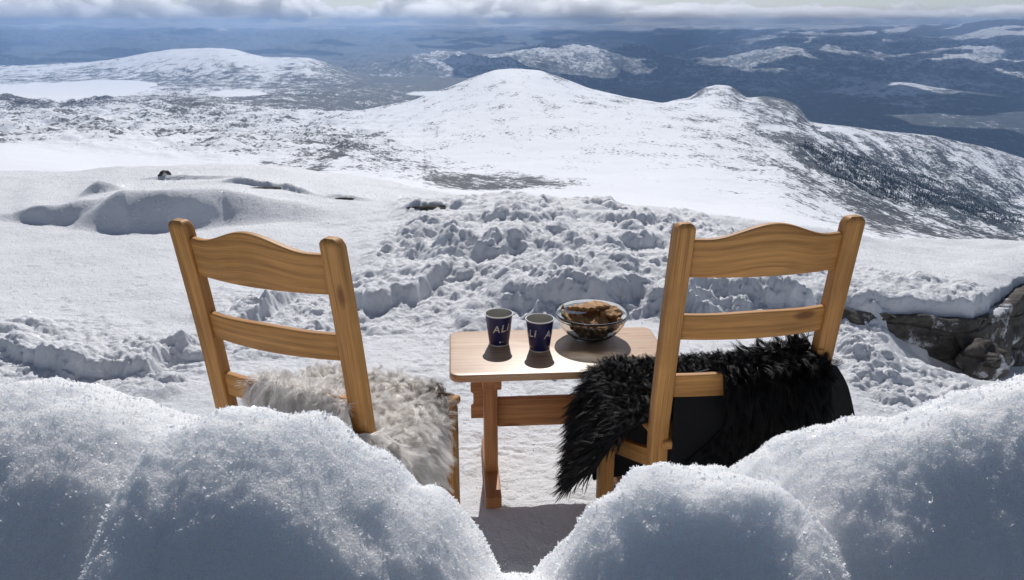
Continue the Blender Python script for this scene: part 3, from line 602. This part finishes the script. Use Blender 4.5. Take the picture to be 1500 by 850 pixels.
#PART3
# ================================================================== furniture
def rrect(cx, cy, w, h, r, plane, fixed, n=3):
    """ring of a rounded rectangle; plane 'xy' at z=fixed or 'yz' at x=fixed"""
    pts = []
    for sx_, sy_, a0 in ((1, 1, 0), (-1, 1, 90), (-1, -1, 180), (1, -1, 270)):
        for i in range(n + 1):
            a = math.radians(a0 + 90 * i / n); pts.append((cx + sx_ * (w / 2 - r) + r * math.cos(a), cy + sy_ * (h / 2 - r) + r * math.sin(a)))
    return [Vector((p[0], p[1], fixed)) if plane == 'xy' else Vector((fixed, p[0], p[1])) for p in pts]
SEAT = .46; PTOP = .992
def yb(z):
    t = (z - SEAT) / (PTOP - SEAT); return -.072 * max(t, 0) ** 1.25 if t > 0 else -.02 * (-t)
def make_chair(loc, rz, label, brace=False):
    t = empty('wooden_chair', loc, rz); tag(t, label, 'chair', 'pine chairs at the little table')
    for s in (-1, 1):
        m = MB(); secs = []
        for z in list(np.linspace(-.06, PTOP - .018, 22)): secs.append(rrect(s * .19, yb(z), .043, .034, .005, 'xy', z))
        for k, (dz_, sh) in enumerate(((.010, .93), (.004, .80), (0, .55))): secs.append(rrect(s * .19, yb(PTOP), .043 * sh, .034 * sh, .0045 * sh, 'xy', PTOP - dz_))
        m.sweep(secs); m.build('back_post', WOOD, t)
    def rail(name, z0, z1, bow, crest=0, th=.019):
        m = MB(); secs = []
        for i in range(33):
            u = -1 + 2 * i / 32; x = u * .169
            zt = z1 + crest * (math.cos(math.pi * min(1, abs(u) / .86)) * .5 + .5) ** 1.05; zb = z0
            zm = (zt + zb) / 2; y = yb(zm) - bow * (1 - u * u) + .003
            r = rrect(0, 0, th, zt - zb, .005, 'yz', x)
            secs.append([Vector((x, y + p.y + (yb(zm + p.z) - yb(zm)), zm + p.z)) for p in r])
        m.sweep(secs); return m.build(name, WOOD, t)
    rail('top_rail', .868, .955, .024, .034); rail('middle_rail', .716, .778, .022, .004); rail('lower_rail', .566, .624, .012, .002)
    m = MB(); seat = [(-.185, -.03), (.185, -.03), (.225, .39), (-.225, .39)]
    bm = bmesh.new(); vs = [bm.verts.new((x, y, SEAT - .022)) for x, y in seat]; f = bm.faces.new(vs)
    ex = bmesh.ops.extrude_face_region(bm, geom=[f]); [setattr(v.co, 'z', SEAT) for v in ex['geom'] if isinstance(v, bmesh.types.BMVert)]
    bmesh.ops.bevel(bm, geom=list(bm.edges), offset=.006, segments=3, profile=.5, affect='EDGES'); bm.verts.index_update()
    m.add([v.co.copy() for v in bm.verts], [[v.index for v in f_.verts] for f_ in bm.faces], [(v.co.y, v.co.x, v.co.z) for v in bm.verts]); bm.free()
    m.build('seat', WOOD, t)
    for s in (-1, 1):
        m = MB(); m.box((s * .203, .355, (SEAT - .022 - .06) / 2), (.042, .038, SEAT - .022 + .06), bev=.004, grain=2); m.build('leg', WOOD, t)
    if not brace: m = MB(); m.box((0, .362, SEAT - .055), (.362, .02, .062), bev=.003); m.build('front_apron', WOOD, t)
    else: m = MB(); m.box((0, -.012, .358), (.336, .02, .034), bev=.003); m.build('back_stretcher', WOOD, t)
    for s in (-1, 1):
        a = math.atan2(.013, .34); m = MB()
        M = Matrix.Rotation(-s * a, 4, 'Z')
        m.box((s * .196, .176, SEAT - .055), (.02, .316, .062), M, .003, grain=1)
        if not brace: m.build('side_apron', WOOD, t)
        m = MB(); v0 = Vector((s * .192, .0, .40 if brace else .2)); v1 = Vector((s * .203, .335, .262 if brace else .2)); dv = v1 - v0
        M = dv.to_track_quat('Y', 'Z').to_matrix().to_4x4(); m.box((v0 + v1) / 2, (.018, dv.length - .02, .045), M, .003, grain=1); m.build('stretcher', WOOD, t)
    return t
def w2(loc, rz, p): c, s = math.cos(rz), math.sin(rz); return Vector((loc[0] + p[0] * c - p[1] * s, loc[1] + p[0] * s + p[1] * c, loc[2] + p[2]))
RL, RR_ = (.530, 1.700, GZ), math.atan2(.065, .375)
LL, LR = (-.492, 1.617, GZ), math.atan2(-.155, .365)
make_chair(LL, LR, 'pine chair on the left with a cream sheepskin on its seat')
make_chair(RL, RR_, 'pine chair on the right with a black sheepskin on its seat', True)

# ------------------------------------------------------------------ table
def prism(pts, z0, z1, bev, name, mat, parent, grain=0):
    bm = bmesh.new(); vs = [bm.verts.new((x, y, z0)) for x, y in pts]; f = bm.faces.new(vs)
    ex = bmesh.ops.extrude_face_region(bm, geom=[f]); [setattr(v.co, 'z', z1) for v in ex['geom'] if isinstance(v, bmesh.types.BMVert)]
    es = [e for e in bm.edges if abs(e.verts[0].co.z - e.verts[1].co.z) < 1e-6]
    if bev: bmesh.ops.bevel(bm, geom=es, offset=bev, segments=3, profile=.5, affect='EDGES')
    bm.verts.index_update(); m = MB(); g = (lambda v: (v.x, v.y, v.z)) if grain == 0 else (lambda v: (v.y, v.x, v.z))
    m.add([v.co.copy() for v in bm.verts], [[v.index for v in f_.verts] for f_ in bm.faces], [g(v.co) for v in bm.verts]); bm.free()
    return m.build(name, mat, parent)
TL = (.137, 2.255, GZ); TR = .072; TT = -.945 - GZ
tb = empty('side_table', TL, TR); tag(tb, 'small pine table between the two chairs holding cups and a glass bowl', 'table')
def rpts(w, h, r, n=6):
    o = []
    for sx_, sy_, a0 in ((1, 1, 0), (-1, 1, 90), (-1, -1, 180), (1, -1, 270)):
        for i in range(n + 1):
            a = math.radians(a0 + 90 * i / n); o.append((sx_ * (w / 2 - r) + r * math.cos(a), sy_ * (h / 2 - r) + r * math.sin(a)))
    return o
prism(rpts(.655, .345, .032), TT - .023, TT, .005, 'table_top', TABLEWOOD, tb)
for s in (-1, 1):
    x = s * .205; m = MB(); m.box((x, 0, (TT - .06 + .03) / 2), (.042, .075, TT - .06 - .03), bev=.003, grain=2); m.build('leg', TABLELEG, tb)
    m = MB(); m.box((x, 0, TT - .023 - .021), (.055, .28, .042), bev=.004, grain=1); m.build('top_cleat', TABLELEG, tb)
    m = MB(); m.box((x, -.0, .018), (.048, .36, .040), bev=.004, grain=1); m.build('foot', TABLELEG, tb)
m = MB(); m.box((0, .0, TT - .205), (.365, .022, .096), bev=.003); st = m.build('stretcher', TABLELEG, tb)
for s in (-1, 1):
    pts = [(0, -.055), (.038, -.055), (.038, -.02), (.030, -.014), (.030, .03), (.038, .036), (.038, .062), (.022, .072), (0, .072)]
    m = MB(); n_ = len(pts); X0 = s * .2275
    vs = [Vector((X0 + s * px_, yv, TT - .165 + pz)) for yv in (-.011, .011) for px_, pz in pts]
    fs = [list(range(n_)), [n_ + i for i in range(n_)][::-1]] + [[i, n_ + i, n_ + (i + 1) % n_, (i + 1) % n_] for i in range(n_)]
    m.add(vs, fs); m.build('tenon', TABLELEG, tb)

# ------------------------------------------------------------------ paper cups
NAVY = simple('navy_print', (.009, .018, .10), .35, .1, 60, .02); WHITEP = simple('white_print', (.72, .72, .70), .45, .02, 60, .02)
INP = simple('cup_inside', (.48, .47, .42), .5, .04, 60, .02)
CB, CR, CH = .0305, .0425, .100
def rad(z): return CB + (CR - CB) * z / CH
def letters(txt, size, z, ang, name, parent):
    cu = bpy.data.curves.new('t', 'FONT'); cu.body = txt; cu.size = size; cu.align_x = 'CENTER'; cu.align_y = 'CENTER'
    cu.offset = size * .012; cu.shear = .18; cu.space_character = 1.14; cu.resolution_u = 4; cu.extrude = .0
    to = bpy.data.objects.new('t', cu); COL.objects.link(to); bpy.context.view_layer.update()
    me0 = bpy.data.meshes.new_from_object(to.evaluated_get(bpy.context.evaluated_depsgraph_get())); bpy.data.objects.remove(to); bpy.data.curves.remove(cu)
    bm = bmesh.new(); bm.from_mesh(me0); bpy.data.meshes.remove(me0)
    bmesh.ops.subdivide_edges(bm, edges=[e for e in bm.edges if e.calc_length() > .004], cuts=2)
    ex = bmesh.ops.extrude_face_region(bm, geom=list(bm.faces)); nv = {v for v in ex['geom'] if isinstance(v, bmesh.types.BMVert)}
    for v in bm.verts:
        zz = z + v.co.y + v.co.x * .12; r = rad(zz) + (.0007 if v in nv else .0002); a = ang + v.co.x / rad(z)
        v.co = Vector((r * math.sin(a), -r * math.cos(a), zz))
    bmesh.ops.recalc_face_normals(bm, faces=bm.faces)
    me = bpy.data.meshes.new(name); bm.to_mesh(me); bm.free(); me.materials.append(WHITEP)
    o = bpy.data.objects.new(name, me); COL.objects.link(o); o.parent = parent; return o
def make_cup(loc, rz, angs, label):
    t = empty('paper_cup', loc, rz); tag(t, label, 'cup', 'paper cups on the table')
    m = MB(); m.lathe([(CB - .001, .004), (CB, .0035), (rad(.02), .02), (rad(.06), .06), (rad(CH - .003), CH - .003)], n=72); m.build('printed_wall', NAVY, t)
    m = MB(); m.lathe([(0.0005, .009), (rad(.009) - .0012, .009), (rad(.05) - .0012, .05), (rad(CH - .002) - .0012, CH - .002)], n=72); m.build('inner_wall', INP, t)
    m = MB(); k = 10; m.lathe([(CR + .0002 + .0019 * math.cos(a), CH - .001 + .0019 * math.sin(a)) for a in np.linspace(0, 2 * math.pi, k + 1)], n=72); m.build('rim', WHITEP, t)
    m = MB(); m.lathe([(CB - .0018, 0.0002), (CB + .0006, 0.0002), (CB + .0009, .0036), (CB - .0008, .0039), (CB - .0018, 0.0002)], n=72); m.build('base_ring', WHITEP, t)
    for a in angs:
        letters('ALi', .034, .060, a, 'lettering', t)
        mm = MB()
        for (da, r0) in ((-.05, .0032), (.20, .0014)):
            vs = [];
            for q in range(14):
                al = 2 * math.pi * q / 14; zz = .016 + r0 * math.sin(al); an = a + da + r0 * math.cos(al) / rad(.016)
                vs.append(Vector(((rad(zz) + .0005) * math.sin(an), -(rad(zz) + .0005) * math.cos(an), zz)))
            mm.add(vs, [list(range(14))])
        mm.build('emblem', WHITEP, t, smooth=False)
    return t
c1 = atZ(731, 505, -.945); c2 = atZ(790.5, 513.5, -.945)
make_cup((c1.x, c1.y + .012, -.945), 0, [.16, .16 + 2.1, .16 - 2.1], 'blue paper cup at the far left of the table showing its whole white word')
make_cup((c2.x, c2.y + .012, -.945), 0, [1.02, -1.02, 3.14], 'blue paper cup in the middle, beside the glass bowl, its word cut off')

# ------------------------------------------------------------------ glass bowl and crispbread
def glass():
    m = Mat('clear_glass'); m.set(Base_Color=(.96, .98, .97, 1), Roughness=.02, IOR=1.46, Transmission_Weight=1.0); return m.m
GL = glass(); bc = atZ(866, 496, -.945); BCc = Vector((bc.x, bc.y + .012, -.945))
bowl = empty('glass_bowl', BCc); tag(bowl, 'clear glass bowl heaped with brown crispbread on the right end of the table', 'bowl')
prof = [(0.001, .004), (.030, .0035), (.044, .001), (.052, .003), (.064, .014), (.081, .034), (.094, .058), (.1015, .082), (.1045, .093), (.1035, .0955), (.1015, .094), (.098, .082), (.0905, .059), (.078, .037), (.061, .018), (.048, .0085), (.030, .007), (0.001, .007)]
prof = [(r * 1.12 if r > .01 else r, z * .92) for r, z in prof]
m = MB(); m.lathe(prof, n=96); m.build('bowl_wall', GL, bowl, angle=60)
m = MB(); m.lathe([(r * 1.12, z * .92) for r, z in [(.0985, .0775), (.1012, .0772), (.1030, .079), (.1012, .0812), (.0996, .0805), (.0985, .0775)]], n=96); m.build('moulded_band', GL, bowl, angle=60)
def crisp_mat(name, a, b):
    m = Mat(name); tc = m.node('TexCoord').outputs['Object']
    n = m.node('TexNoise', {'Vector': tc, 'Scale': 60, 'Detail': 6, 'Roughness': .7}).outputs[0]; v = m.node('TexVoronoi', {'Vector': tc, 'Scale': 190.0}).outputs[0]
    c = m.ramp(n, [(.3, a), (.55, [(p + q) / 2 for p, q in zip(a, b)]), (.72, b)])
    bb = m.node('Bump', {'Height': m.math('ADD', n, m.math('MULTIPLY', v, .6)), 'Strength': .9, 'Distance': .003}).outputs[0]
    m.set(Base_Color=c, Roughness=.75, Normal=bb); return m.m
CRM = crisp_mat('crispbread', (.24, .10, .03), (.66, .38, .15)); CRP = crisp_mat('pale_crispbread', (.38, .25, .12), (.60, .44, .25))
def crisp(loc, rot, size, seed, mat, label, group=None):
    loc = (loc[0] * 1.12, loc[1] * 1.12, loc[2] * .93); size = (size[0] * 1.15, size[1] * 1.15, size[2] * 1.2)
    bm = bmesh.new(); n = 22; top = []; R_ = random.Random(seed); ang0 = R_.random() * 6
    ng = R_.choice([4, 5, 5, 6]); ks = [R_.uniform(.7, 1.05) for _ in range(ng)]
    def rr(a):
        f = (a / (2 * math.pi) * ng) % ng; i = int(f); return (ks[i] * (1 - f + i) + ks[(i + 1) % ng] * (f - i)) * (1 + .06 * math.sin(9 * a + seed) + .04 * math.sin(23 * a))
    rings = []
    for side in (1, -1):
        for k in (0.25, .55, .8, .95, 1.0):
            ring = []
            for q in range(n * 2):
                a = math.pi * q / n; r = rr(a) * k; x = r * math.cos(a) * size[0]; y = r * math.sin(a) * size[1]
                zz = .0035 * math.sin(x * 210 + seed) * math.cos(y * 190) + 9 * (x * x) * (.4 if seed % 2 else -.3)
                ring.append(bm.verts.new((x, y, zz + side * size[2] * (1 if k < .95 else (.8 if k < 1 else .3)))))
            rings.append(ring)
    seq = rings[:5] + rings[:4:-1]
    for A_, B_ in zip(seq, seq[1:]):
        for q in range(2 * n): bm.faces.new((A_[q], A_[(q + 1) % (2 * n)], B_[(q + 1) % (2 * n)], B_[q]))
    bm.faces.new(seq[0]); bm.faces.new(seq[-1][::-1]); bmesh.ops.recalc_face_normals(bm, faces=bm.faces)
    for f in bm.faces: f.smooth = True
    me = bpy.data.meshes.new('crispbread'); bm.to_mesh(me); bm.free(); me.materials.append(mat)
    o = bpy.data.objects.new('crispbread', me); COL.objects.link(o); o.location = BCc + Vector(loc); o.rotation_euler = rot
    return tag(o, label, 'crispbread', group or 'crispbread pieces heaped in the glass bowl')
R0 = math.radians
crisp((-.070, -.022, .076), (R0(20), R0(48), R0(25)), (.030, .028, .0045), 3, CRP, 'pale tan wedge of crispbread leaning out over the left rim of the glass bowl')
crisp((.002, .014, .106), (R0(-4), R0(-8), R0(10)), (.052, .040, .005), 4, CRM, 'largest brown crispbread piece arched across the top of the heap')
crisp((-.036, .012, .098), (R0(-4), R0(14), R0(70)), (.036, .034, .005), 7, CRM, 'brown crispbread piece at the back left of the heap, beside the arched piece')
crisp((.056, .000, .092), (R0(14), R0(20), R0(-20)), (.038, .032, .005), 8, CRM, 'brown crispbread piece at the right of the heap against the glass rim')
crisp((-.078, .004, .091), (R0(12), R0(70), R0(10)), (.020, .012, .0025), 13, CRM, 'thin dark crispbread splinter standing up at the left rim of the glass bowl')
for i, (x, y, z, rx, ry, rz_) in enumerate([(-.03, -.035, .068, 30, 10, 20), (.02, -.04, .066, 24, -14, 60), (.055, -.02, .062, 14, -28, 10), (-.045, .02, .060, -10, 26, 50), (.0, .03, .055, -14, 4, 0), (.045, .035, .062, -20, -16, 30), (-.02, 0, .046, 5, 8, 80), (.025, .0, .042, -4, -6, 20), (-.012, -.015, .028, 3, 3, 45), (.012, .01, .020, -3, 2, 10), (0, -.03, .040, 20, 0, 0), (-.052, -.02, .060, 16, 40, 10), (.052, -.03, .056, 20, -36, 10), (-.02, -.045, .058, 42, 0, 10), (.02, -.048, .052, 44, 4, 60), (-.04, -.01, .045, 4, 24, 10), (.045, -.005, .044, 2, -24, 30), (0, 0, .073, 3, -5, 30)]):
    crisp((x, y, z), (R0(rx), R0(ry), R0(rz_)), (.036 if z > .04 else .028, .030 if z > .04 else .024, .0045), 20 + i, CRM, 'dark brown crispbread piece packed low in the glass bowl')

# ------------------------------------------------------------------ sheepskins
def fur_mat(name, a, b, patch, rough, transl, spec=.5):
    m = Mat(name); t = m.node('Attribute', attribute_name='tint').outputs['Fac']; q = m.node('Attribute', attribute_name='patch').outputs['Fac']
    c = m.mixc(q, m.mixc(t, a, b), patch) if False else m.mixc(t, a, b)
    n = m.node('Mix', data_type='RGBA'); m.l.new(q, n.inputs[0]); m.l.new(c, n.inputs[6]); n.inputs[7].default_value = (*patch, 1)
    m.set(Base_Color=n.outputs[2], Roughness=rough, Specular_IOR_Level=spec)
    tr = m.node('BsdfTranslucent'); m.l.new(n.outputs[2], tr.inputs[0])
    mx = m.node('MixShader', {0: transl, 1: m.p.outputs[0], 2: tr.outputs[0]}).outputs[0]; m.l.new(mx, m.out.inputs[0]); return m.m
WF = fur_mat('cream_wool', (.86, .83, .80), (.97, .96, .94), (.12, .075, .05), .7, .62)
BF = fur_mat('black_wool', (.0022, .0022, .0025), (.006, .0058, .0058), (.012, .010, .008), .5, .05, .28)
WH = simple('cream_hide', (.80, .76, .70), .8, .1, 60, .3); BH = simple('black_hide', (.006, .006, .007), .75, .2, 90, .4, Specular_IOR_Level=.2)
def upsample(G, n, m_):
    G = np.array(G, dtype=float)
    def cr(A, n):
        k = len(A); t = np.linspace(0, k - 1, n); i = np.clip(t.astype(int), 0, k - 2); s = (t - i)[:, None, None]
        p0 = A[np.clip(i - 1, 0, k - 1)]; p1 = A[i]; p2 = A[i + 1]; p3 = A[np.clip(i + 2, 0, k - 1)]
        return .5 * ((2 * p1) + (-p0 + p2) * s + (2 * p0 - 5 * p1 + 4 * p2 - p3) * s ** 2 + (-p0 + 3 * p1 - 3 * p2 + p3) * s ** 3)
    A = cr(G, n); return cr(A.transpose(1, 0, 2), m_).transpose(1, 0, 2)
def sheet(G, name, mat, parent, n=36, m_=36, th=.008):
    A = upsample(G, n, m_); du = np.gradient(A, axis=0); dv = np.gradient(A, axis=1); N = np.cross(du, dv); N /= np.linalg.norm(N, axis=2)[..., None] + 1e-9
    B = A - N * th; V_ = np.concatenate([A.reshape(-1, 3), B.reshape(-1, 3)]); f = grid_faces(n, m_); k = n * m_
    rim = []
    loop = [i * m_ for i in range(n)] + [(n - 1) * m_ + j for j in range(1, m_)] + [i * m_ + m_ - 1 for i in range(n - 2, -1, -1)] + [j for j in range(m_ - 2, 0, -1)]
    for a, b in zip(loop, loop[1:] + loop[:1]): rim.append((a, b, b + k, a + k))
    o = np_mesh(name, V_, np.concatenate([f, f[:, ::-1] + k, np.array(rim)]), mat, True, parent=parent); return A, N
def fur(name, sheets, mat, parent, n, L, width, clump, comb, grav, seed, clumpr=.012, curl=.15, patchf=None, flip=1, lenf=None):
    R_ = np.random.default_rng(seed); PT, NM = [], []
    areas = []
    for A, N in sheets:
        a = np.linalg.norm(np.cross(np.diff(A[:, :-1], axis=0), np.diff(A[:-1], axis=1)), axis=2); areas.append(a)
    tot = sum(a.sum() for a in areas)
    for (A, N), a in zip(sheets, areas):
        k = int(n * a.sum() / tot); idx = R_.choice(a.size, k, p=a.ravel() / a.sum()); i, j = np.unravel_index(idx, a.shape); s, t = R_.random((2, k, 1))
        f = lambda Q: Q[i, j] * (1 - s) * (1 - t) + Q[i + 1, j] * s * (1 - t) + Q[i, j + 1] * (1 - s) * t + Q[i + 1, j + 1] * s * t
        PT.append(f(A)); NM.append(f(N) * flip)
    P_ = np.concatenate(PT); N_ = np.concatenate(NM); N_ /= np.linalg.norm(N_, axis=1)[:, None]; n = len(P_)
    cell = np.floor(P_ / clumpr + .35 * R_.normal(size=P_.shape) * .4).astype(np.int64); key = (cell[:, 0] * 73856093) ^ (cell[:, 1] * 19349663) ^ (cell[:, 2] * 83492791)
    u, inv = np.unique(key, return_inverse=True); cn = np.zeros((len(u), 3)); ct = np.zeros(len(u)); np.add.at(cn, inv, P_); np.add.at(ct, inv, 1); cc = cn / ct[:, None]
    cdir = R_.normal(size=(len(u), 3)) * .42; clen = R_.uniform(.5, 1.3, len(u)); ctint = R_.random(len(u)); cen_ = cc[inv]
    Ls = L * clen[inv] * R_.uniform(.8, 1.1, n)
    if lenf is not None: Ls = Ls * lenf(P_)
    Ls = Ls[:, None]
    d0 = N_ + comb(P_) + cdir[inv]; d0 /= np.linalg.norm(d0, axis=1)[:, None]
    ts_ = [0, .25, .5, .78, 1.0]; side = np.cross(d0, R_.normal(size=(n, 3))); side /= np.linalg.norm(side, axis=1)[:, None]
    phase = R_.random((len(u), 1))[inv] * 6.28; perp = np.cross(d0, N_ + .3); perp /= np.linalg.norm(perp, axis=1)[:, None] + 1e-9
    V_ = []
    for q, t in enumerate(ts_):
        pos = P_ + d0 * Ls * t + np.array([0, 0, -1]) * grav * Ls * t * t + (cen_ - P_) * clump * t ** 1.3 + perp * curl * Ls * np.sin(phase + t * 5.5) * t
        wd = width * (1 - t) ** .7 * .5 + .00008
        V_ += [pos - side * wd, pos + side * wd]
    V_ = np.stack(V_, 1).reshape(-1, 3); b = np.arange(n)[:, None] * 10; f = np.concatenate([np.concatenate([b + 2 * q, b + 2 * q + 1, b + 2 * q + 3, b + 2 * q + 2], 1) for q in range(4)])
    tint = np.repeat(np.clip(ctint[inv] * .7 + .3 * R_.random(n), 0, 1), 10); pa = np.repeat(patchf(P_) if patchf else np.zeros(n), 10)
    return np_mesh(name, V_, f, mat, True, dict(tint=tint, patch=pa), parent)
# black skin on the right chair
bs = empty('black_sheepskin', RL, RR_); tag(bs, 'shaggy black sheepskin draped over the seat of the right chair', 'sheepskin')
Z = SEAT
# rows run from back to front, columns from the hanging left side to the right edge
top = [[(-.325, .07, .33), (-.262, .06, .43), (-.19, .05, Z + .012), (-.06, .05, Z + .014), (.08, .05, Z + .016), (.22, .05, Z + .014)],
       [(-.330, .16, .27), (-.268, .15, .42), (-.19, .14, Z + .014), (-.06, .14, Z + .016), (.08, .14, Z + .016), (.23, .14, Z + .014)],
       [(-.325, .25, .19), (-.272, .25, .40), (-.20, .25, Z + .014), (-.06, .25, Z + .016), (.08, .25, Z + .016), (.235, .25, Z + .012)],
       [(-.292, .37, .12), (-.275, .36, .38), (-.21, .35, Z + .012), (-.06, .35, Z + .014), (.08, .35, Z + .014), (.24, .35, Z + .010)],
       [(-.245, .43, .10), (-.245, .44, .33), (-.21, .435, Z - .02), (-.06, .44, Z - .02), (.08, .44, Z - .02), (.22, .43, Z - .02)]]
A1 = sheet(top, 'hide', BH, bs)
# back part: leans on the rails and folds over the lower rail towards the right
back = [[(-.155, .10, Z + .03), (-.08, .10, Z + .03), (.02, .10, Z + .03), (.12, .10, Z + .03), (.165, .10, Z + .03)],
        [(-.155, .045, Z + .06), (-.08, .045, Z + .07), (.02, .045, Z + .09), (.12, .04, Z + .10), (.165, .04, Z + .10)],
        [(-.158, .03, .56), (-.08, .03, .575), (.02, .03, .60), (.12, .02, .635), (.166, .02, .64)],
        [(-.158, .022, .60), (-.08, .022, .612), (.02, .01, .648), (.12, -.005, .672), (.167, -.005, .675)]]
A2 = sheet(back, 'hide', BH, bs)
over = [[(-.075, .012, .628), (.0, .006, .640), (.09, -.004, .655), (.185, -.008, .66)],
        [(-.060, -.035, .632), (.0, -.040, .638), (.09, -.045, .645), (.195, -.050, .64)],
        [(-.055, -.046, .585), (.0, -.050, .585), (.09, -.056, .585), (.200, -.062, .58)],
        [(-.045, -.046, .50), (.0, -.052, .49), (.09, -.058, .48), (.200, -.066, .47)],
        [(-.14, -.042, .40), (-.02, -.048, .38), (.09, -.052, .37), (.200, -.064, .36)]]
A3 = sheet(over, 'hide', BH, bs)
sheet([[(-.165, -.004, .60), (0, -.018, .60), (.165, -.004, .60)], [(-.165, -.03, .50), (0, -.034, .50), (.165, -.03, .50)], [(-.165, -.032, .40), (0, -.036, .39), (.165, -.032, .39)]], 'hanging_flap', BH, bs, 20, 20)
sheet([[(-.25, .40, Z - .01), (0, .41, Z - .01), (.23, .41, Z - .01)], [(-.25, .41, .30), (0, .42, .30), (.23, .41, .30)], [(-.22, .415, .09), (0, .42, .10), (.23, .41, .12)]], 'hanging_flap', BH, bs, 20, 20)
sheet([[(.19, .05, .61), (.24, .05, .60), (.29, .06, .575)], [(.19, .06, .52), (.27, .06, .52), (.335, .07, .51)], [(.19, .06, .38), (.28, .07, .38), (.38, .08, .40)]], 'hanging_flap', BH, bs, 20, 20)
def comb_b(P):
    d = np.zeros_like(P); d[:, 0] = np.where(P[:, 0] < -.2, -.1, .0); d[:, 2] = np.where(P[:, 0] < -.24, -.9, -.1); d[:, 1] = np.where(P[:, 1] < .0, -.2, .15); return d
fur('fur', [A1], BF, bs, 85000, .052, .0007, .62, comb_b, .35, 11, .010, .22, flip=-1, lenf=lambda P: np.where(P[:, 2] < .4, 1.0, .85))
fur('fur', [A2], BF, bs, 34000, .050, .0007, .62, comb_b, .15, 12, .011, .22, flip=1)
fur('fur', [A3], BF, bs, 26000, .032, .0007, .6, lambda P: np.stack([P[:, 0] * 2.0, P[:, 0] * 0, np.where(P[:, 2] > .6, .2, -1.3)], 1), .4, 13, .014, .14, flip=1, lenf=lambda P: np.clip((P[:, 2] - .36) * 5, .25, 1.1))
# cream skin on the left chair
ws = empty('cream_sheepskin', LL, LR); tag(ws, 'fluffy cream sheepskin spread over the seat of the left chair', 'sheepskin')
topw = [[(-.20, .03, Z + .012), (-.06, .04, Z + .014), (.08, .04, Z + .016), (.19, .03, Z + .012), (.245, .03, .43), (.262, .02, .33)],
        [(-.20, .11, Z + .012), (-.06, .12, Z + .016), (.08, .12, Z + .018), (.20, .11, Z + .014), (.252, .10, .43), (.268, .09, .33)],
        [(-.20, .22, Z + .012), (-.06, .22, Z + .016), (.08, .22, Z + .018), (.18, .21, Z + .014), (.235, .20, .445), (.252, .17, .36)],
        [(-.19, .35, Z + .012), (-.06, .37, Z + .014), (.07, .385, Z + .014), (.165, .37, Z + .010), (.205, .335, Z + .004), (.232, .28, .44)]]
W1 = sheet(topw, 'hide', WH, ws)
backw = [[(-.11, .10, Z + .02), (-.06, .09, Z + .03), (.02, .09, Z + .03), (.12, .09, Z + .03), (.165, .09, Z + .03)],
        [(-.11, .04, Z + .06), (-.06, .045, Z + .08), (.02, .045, Z + .09), (.12, .04, Z + .09), (.165, .04, Z + .08)],
        [(-.10, .02, .57), (-.06, .02, .60), (.02, .015, .605), (.12, .015, .60), (.165, .015, .59)],
        [(-.09, -.03, .60), (-.06, -.035, .628), (.02, -.04, .63), (.12, -.042, .625), (.18, -.045, .61)],
        [(-.075, -.04, .55), (-.04, -.05, .55), (.02, -.055, .55), (.12, -.058, .55), (.20, -.062, .54)],
        [(-.10, -.04, .45), (-.04, -.05, .44), (.02, -.055, .43), (.12, -.058, .42), (.21, -.06, .42)]]
W2 = sheet(backw, 'hide', WH, ws)
sidew = [[(.17, -.055, .55), (.215, -.04, .56), (.225, .0, .54), (.23, .05, .50)], [(.19, -.065, .46), (.225, -.05, .46), (.245, .0, .45), (.255, .05, .42)], [(.19, -.065, .34), (.23, -.05, .33), (.255, .0, .32), (.265, .06, .30)]]
W3 = sheet(sidew, 'hide', WH, ws)
def patchw(P): return np.clip(1.25 - np.linalg.norm((P - np.array([.19, .33, .46])) / np.array([.05, .05, .08]), axis=1), 0, 1)
def comb_w(P):
    d = np.zeros_like(P); d[:, 0] = .15; d[:, 2] = np.where(P[:, 2] < .44, -.9, .0); return d
fur('fur', [W1], WF, ws, 60000, .048, .0008, .45, comb_w, .35, 21, .015, .3, patchw, flip=-1)
fur('fur', [W2], WF, ws, 22000, .040, .0011, .6, lambda P: np.stack([P[:, 0] * .5, P[:, 0] * 0, np.where(P[:, 1] > -.03, .3, -.8)], 1), .35, 22, .017, .26, flip=1)
fur('fur', [W3], WF, ws, 16000, .045, .0011, .6, comb_w, .5, 23, .017, .26, flip=1)
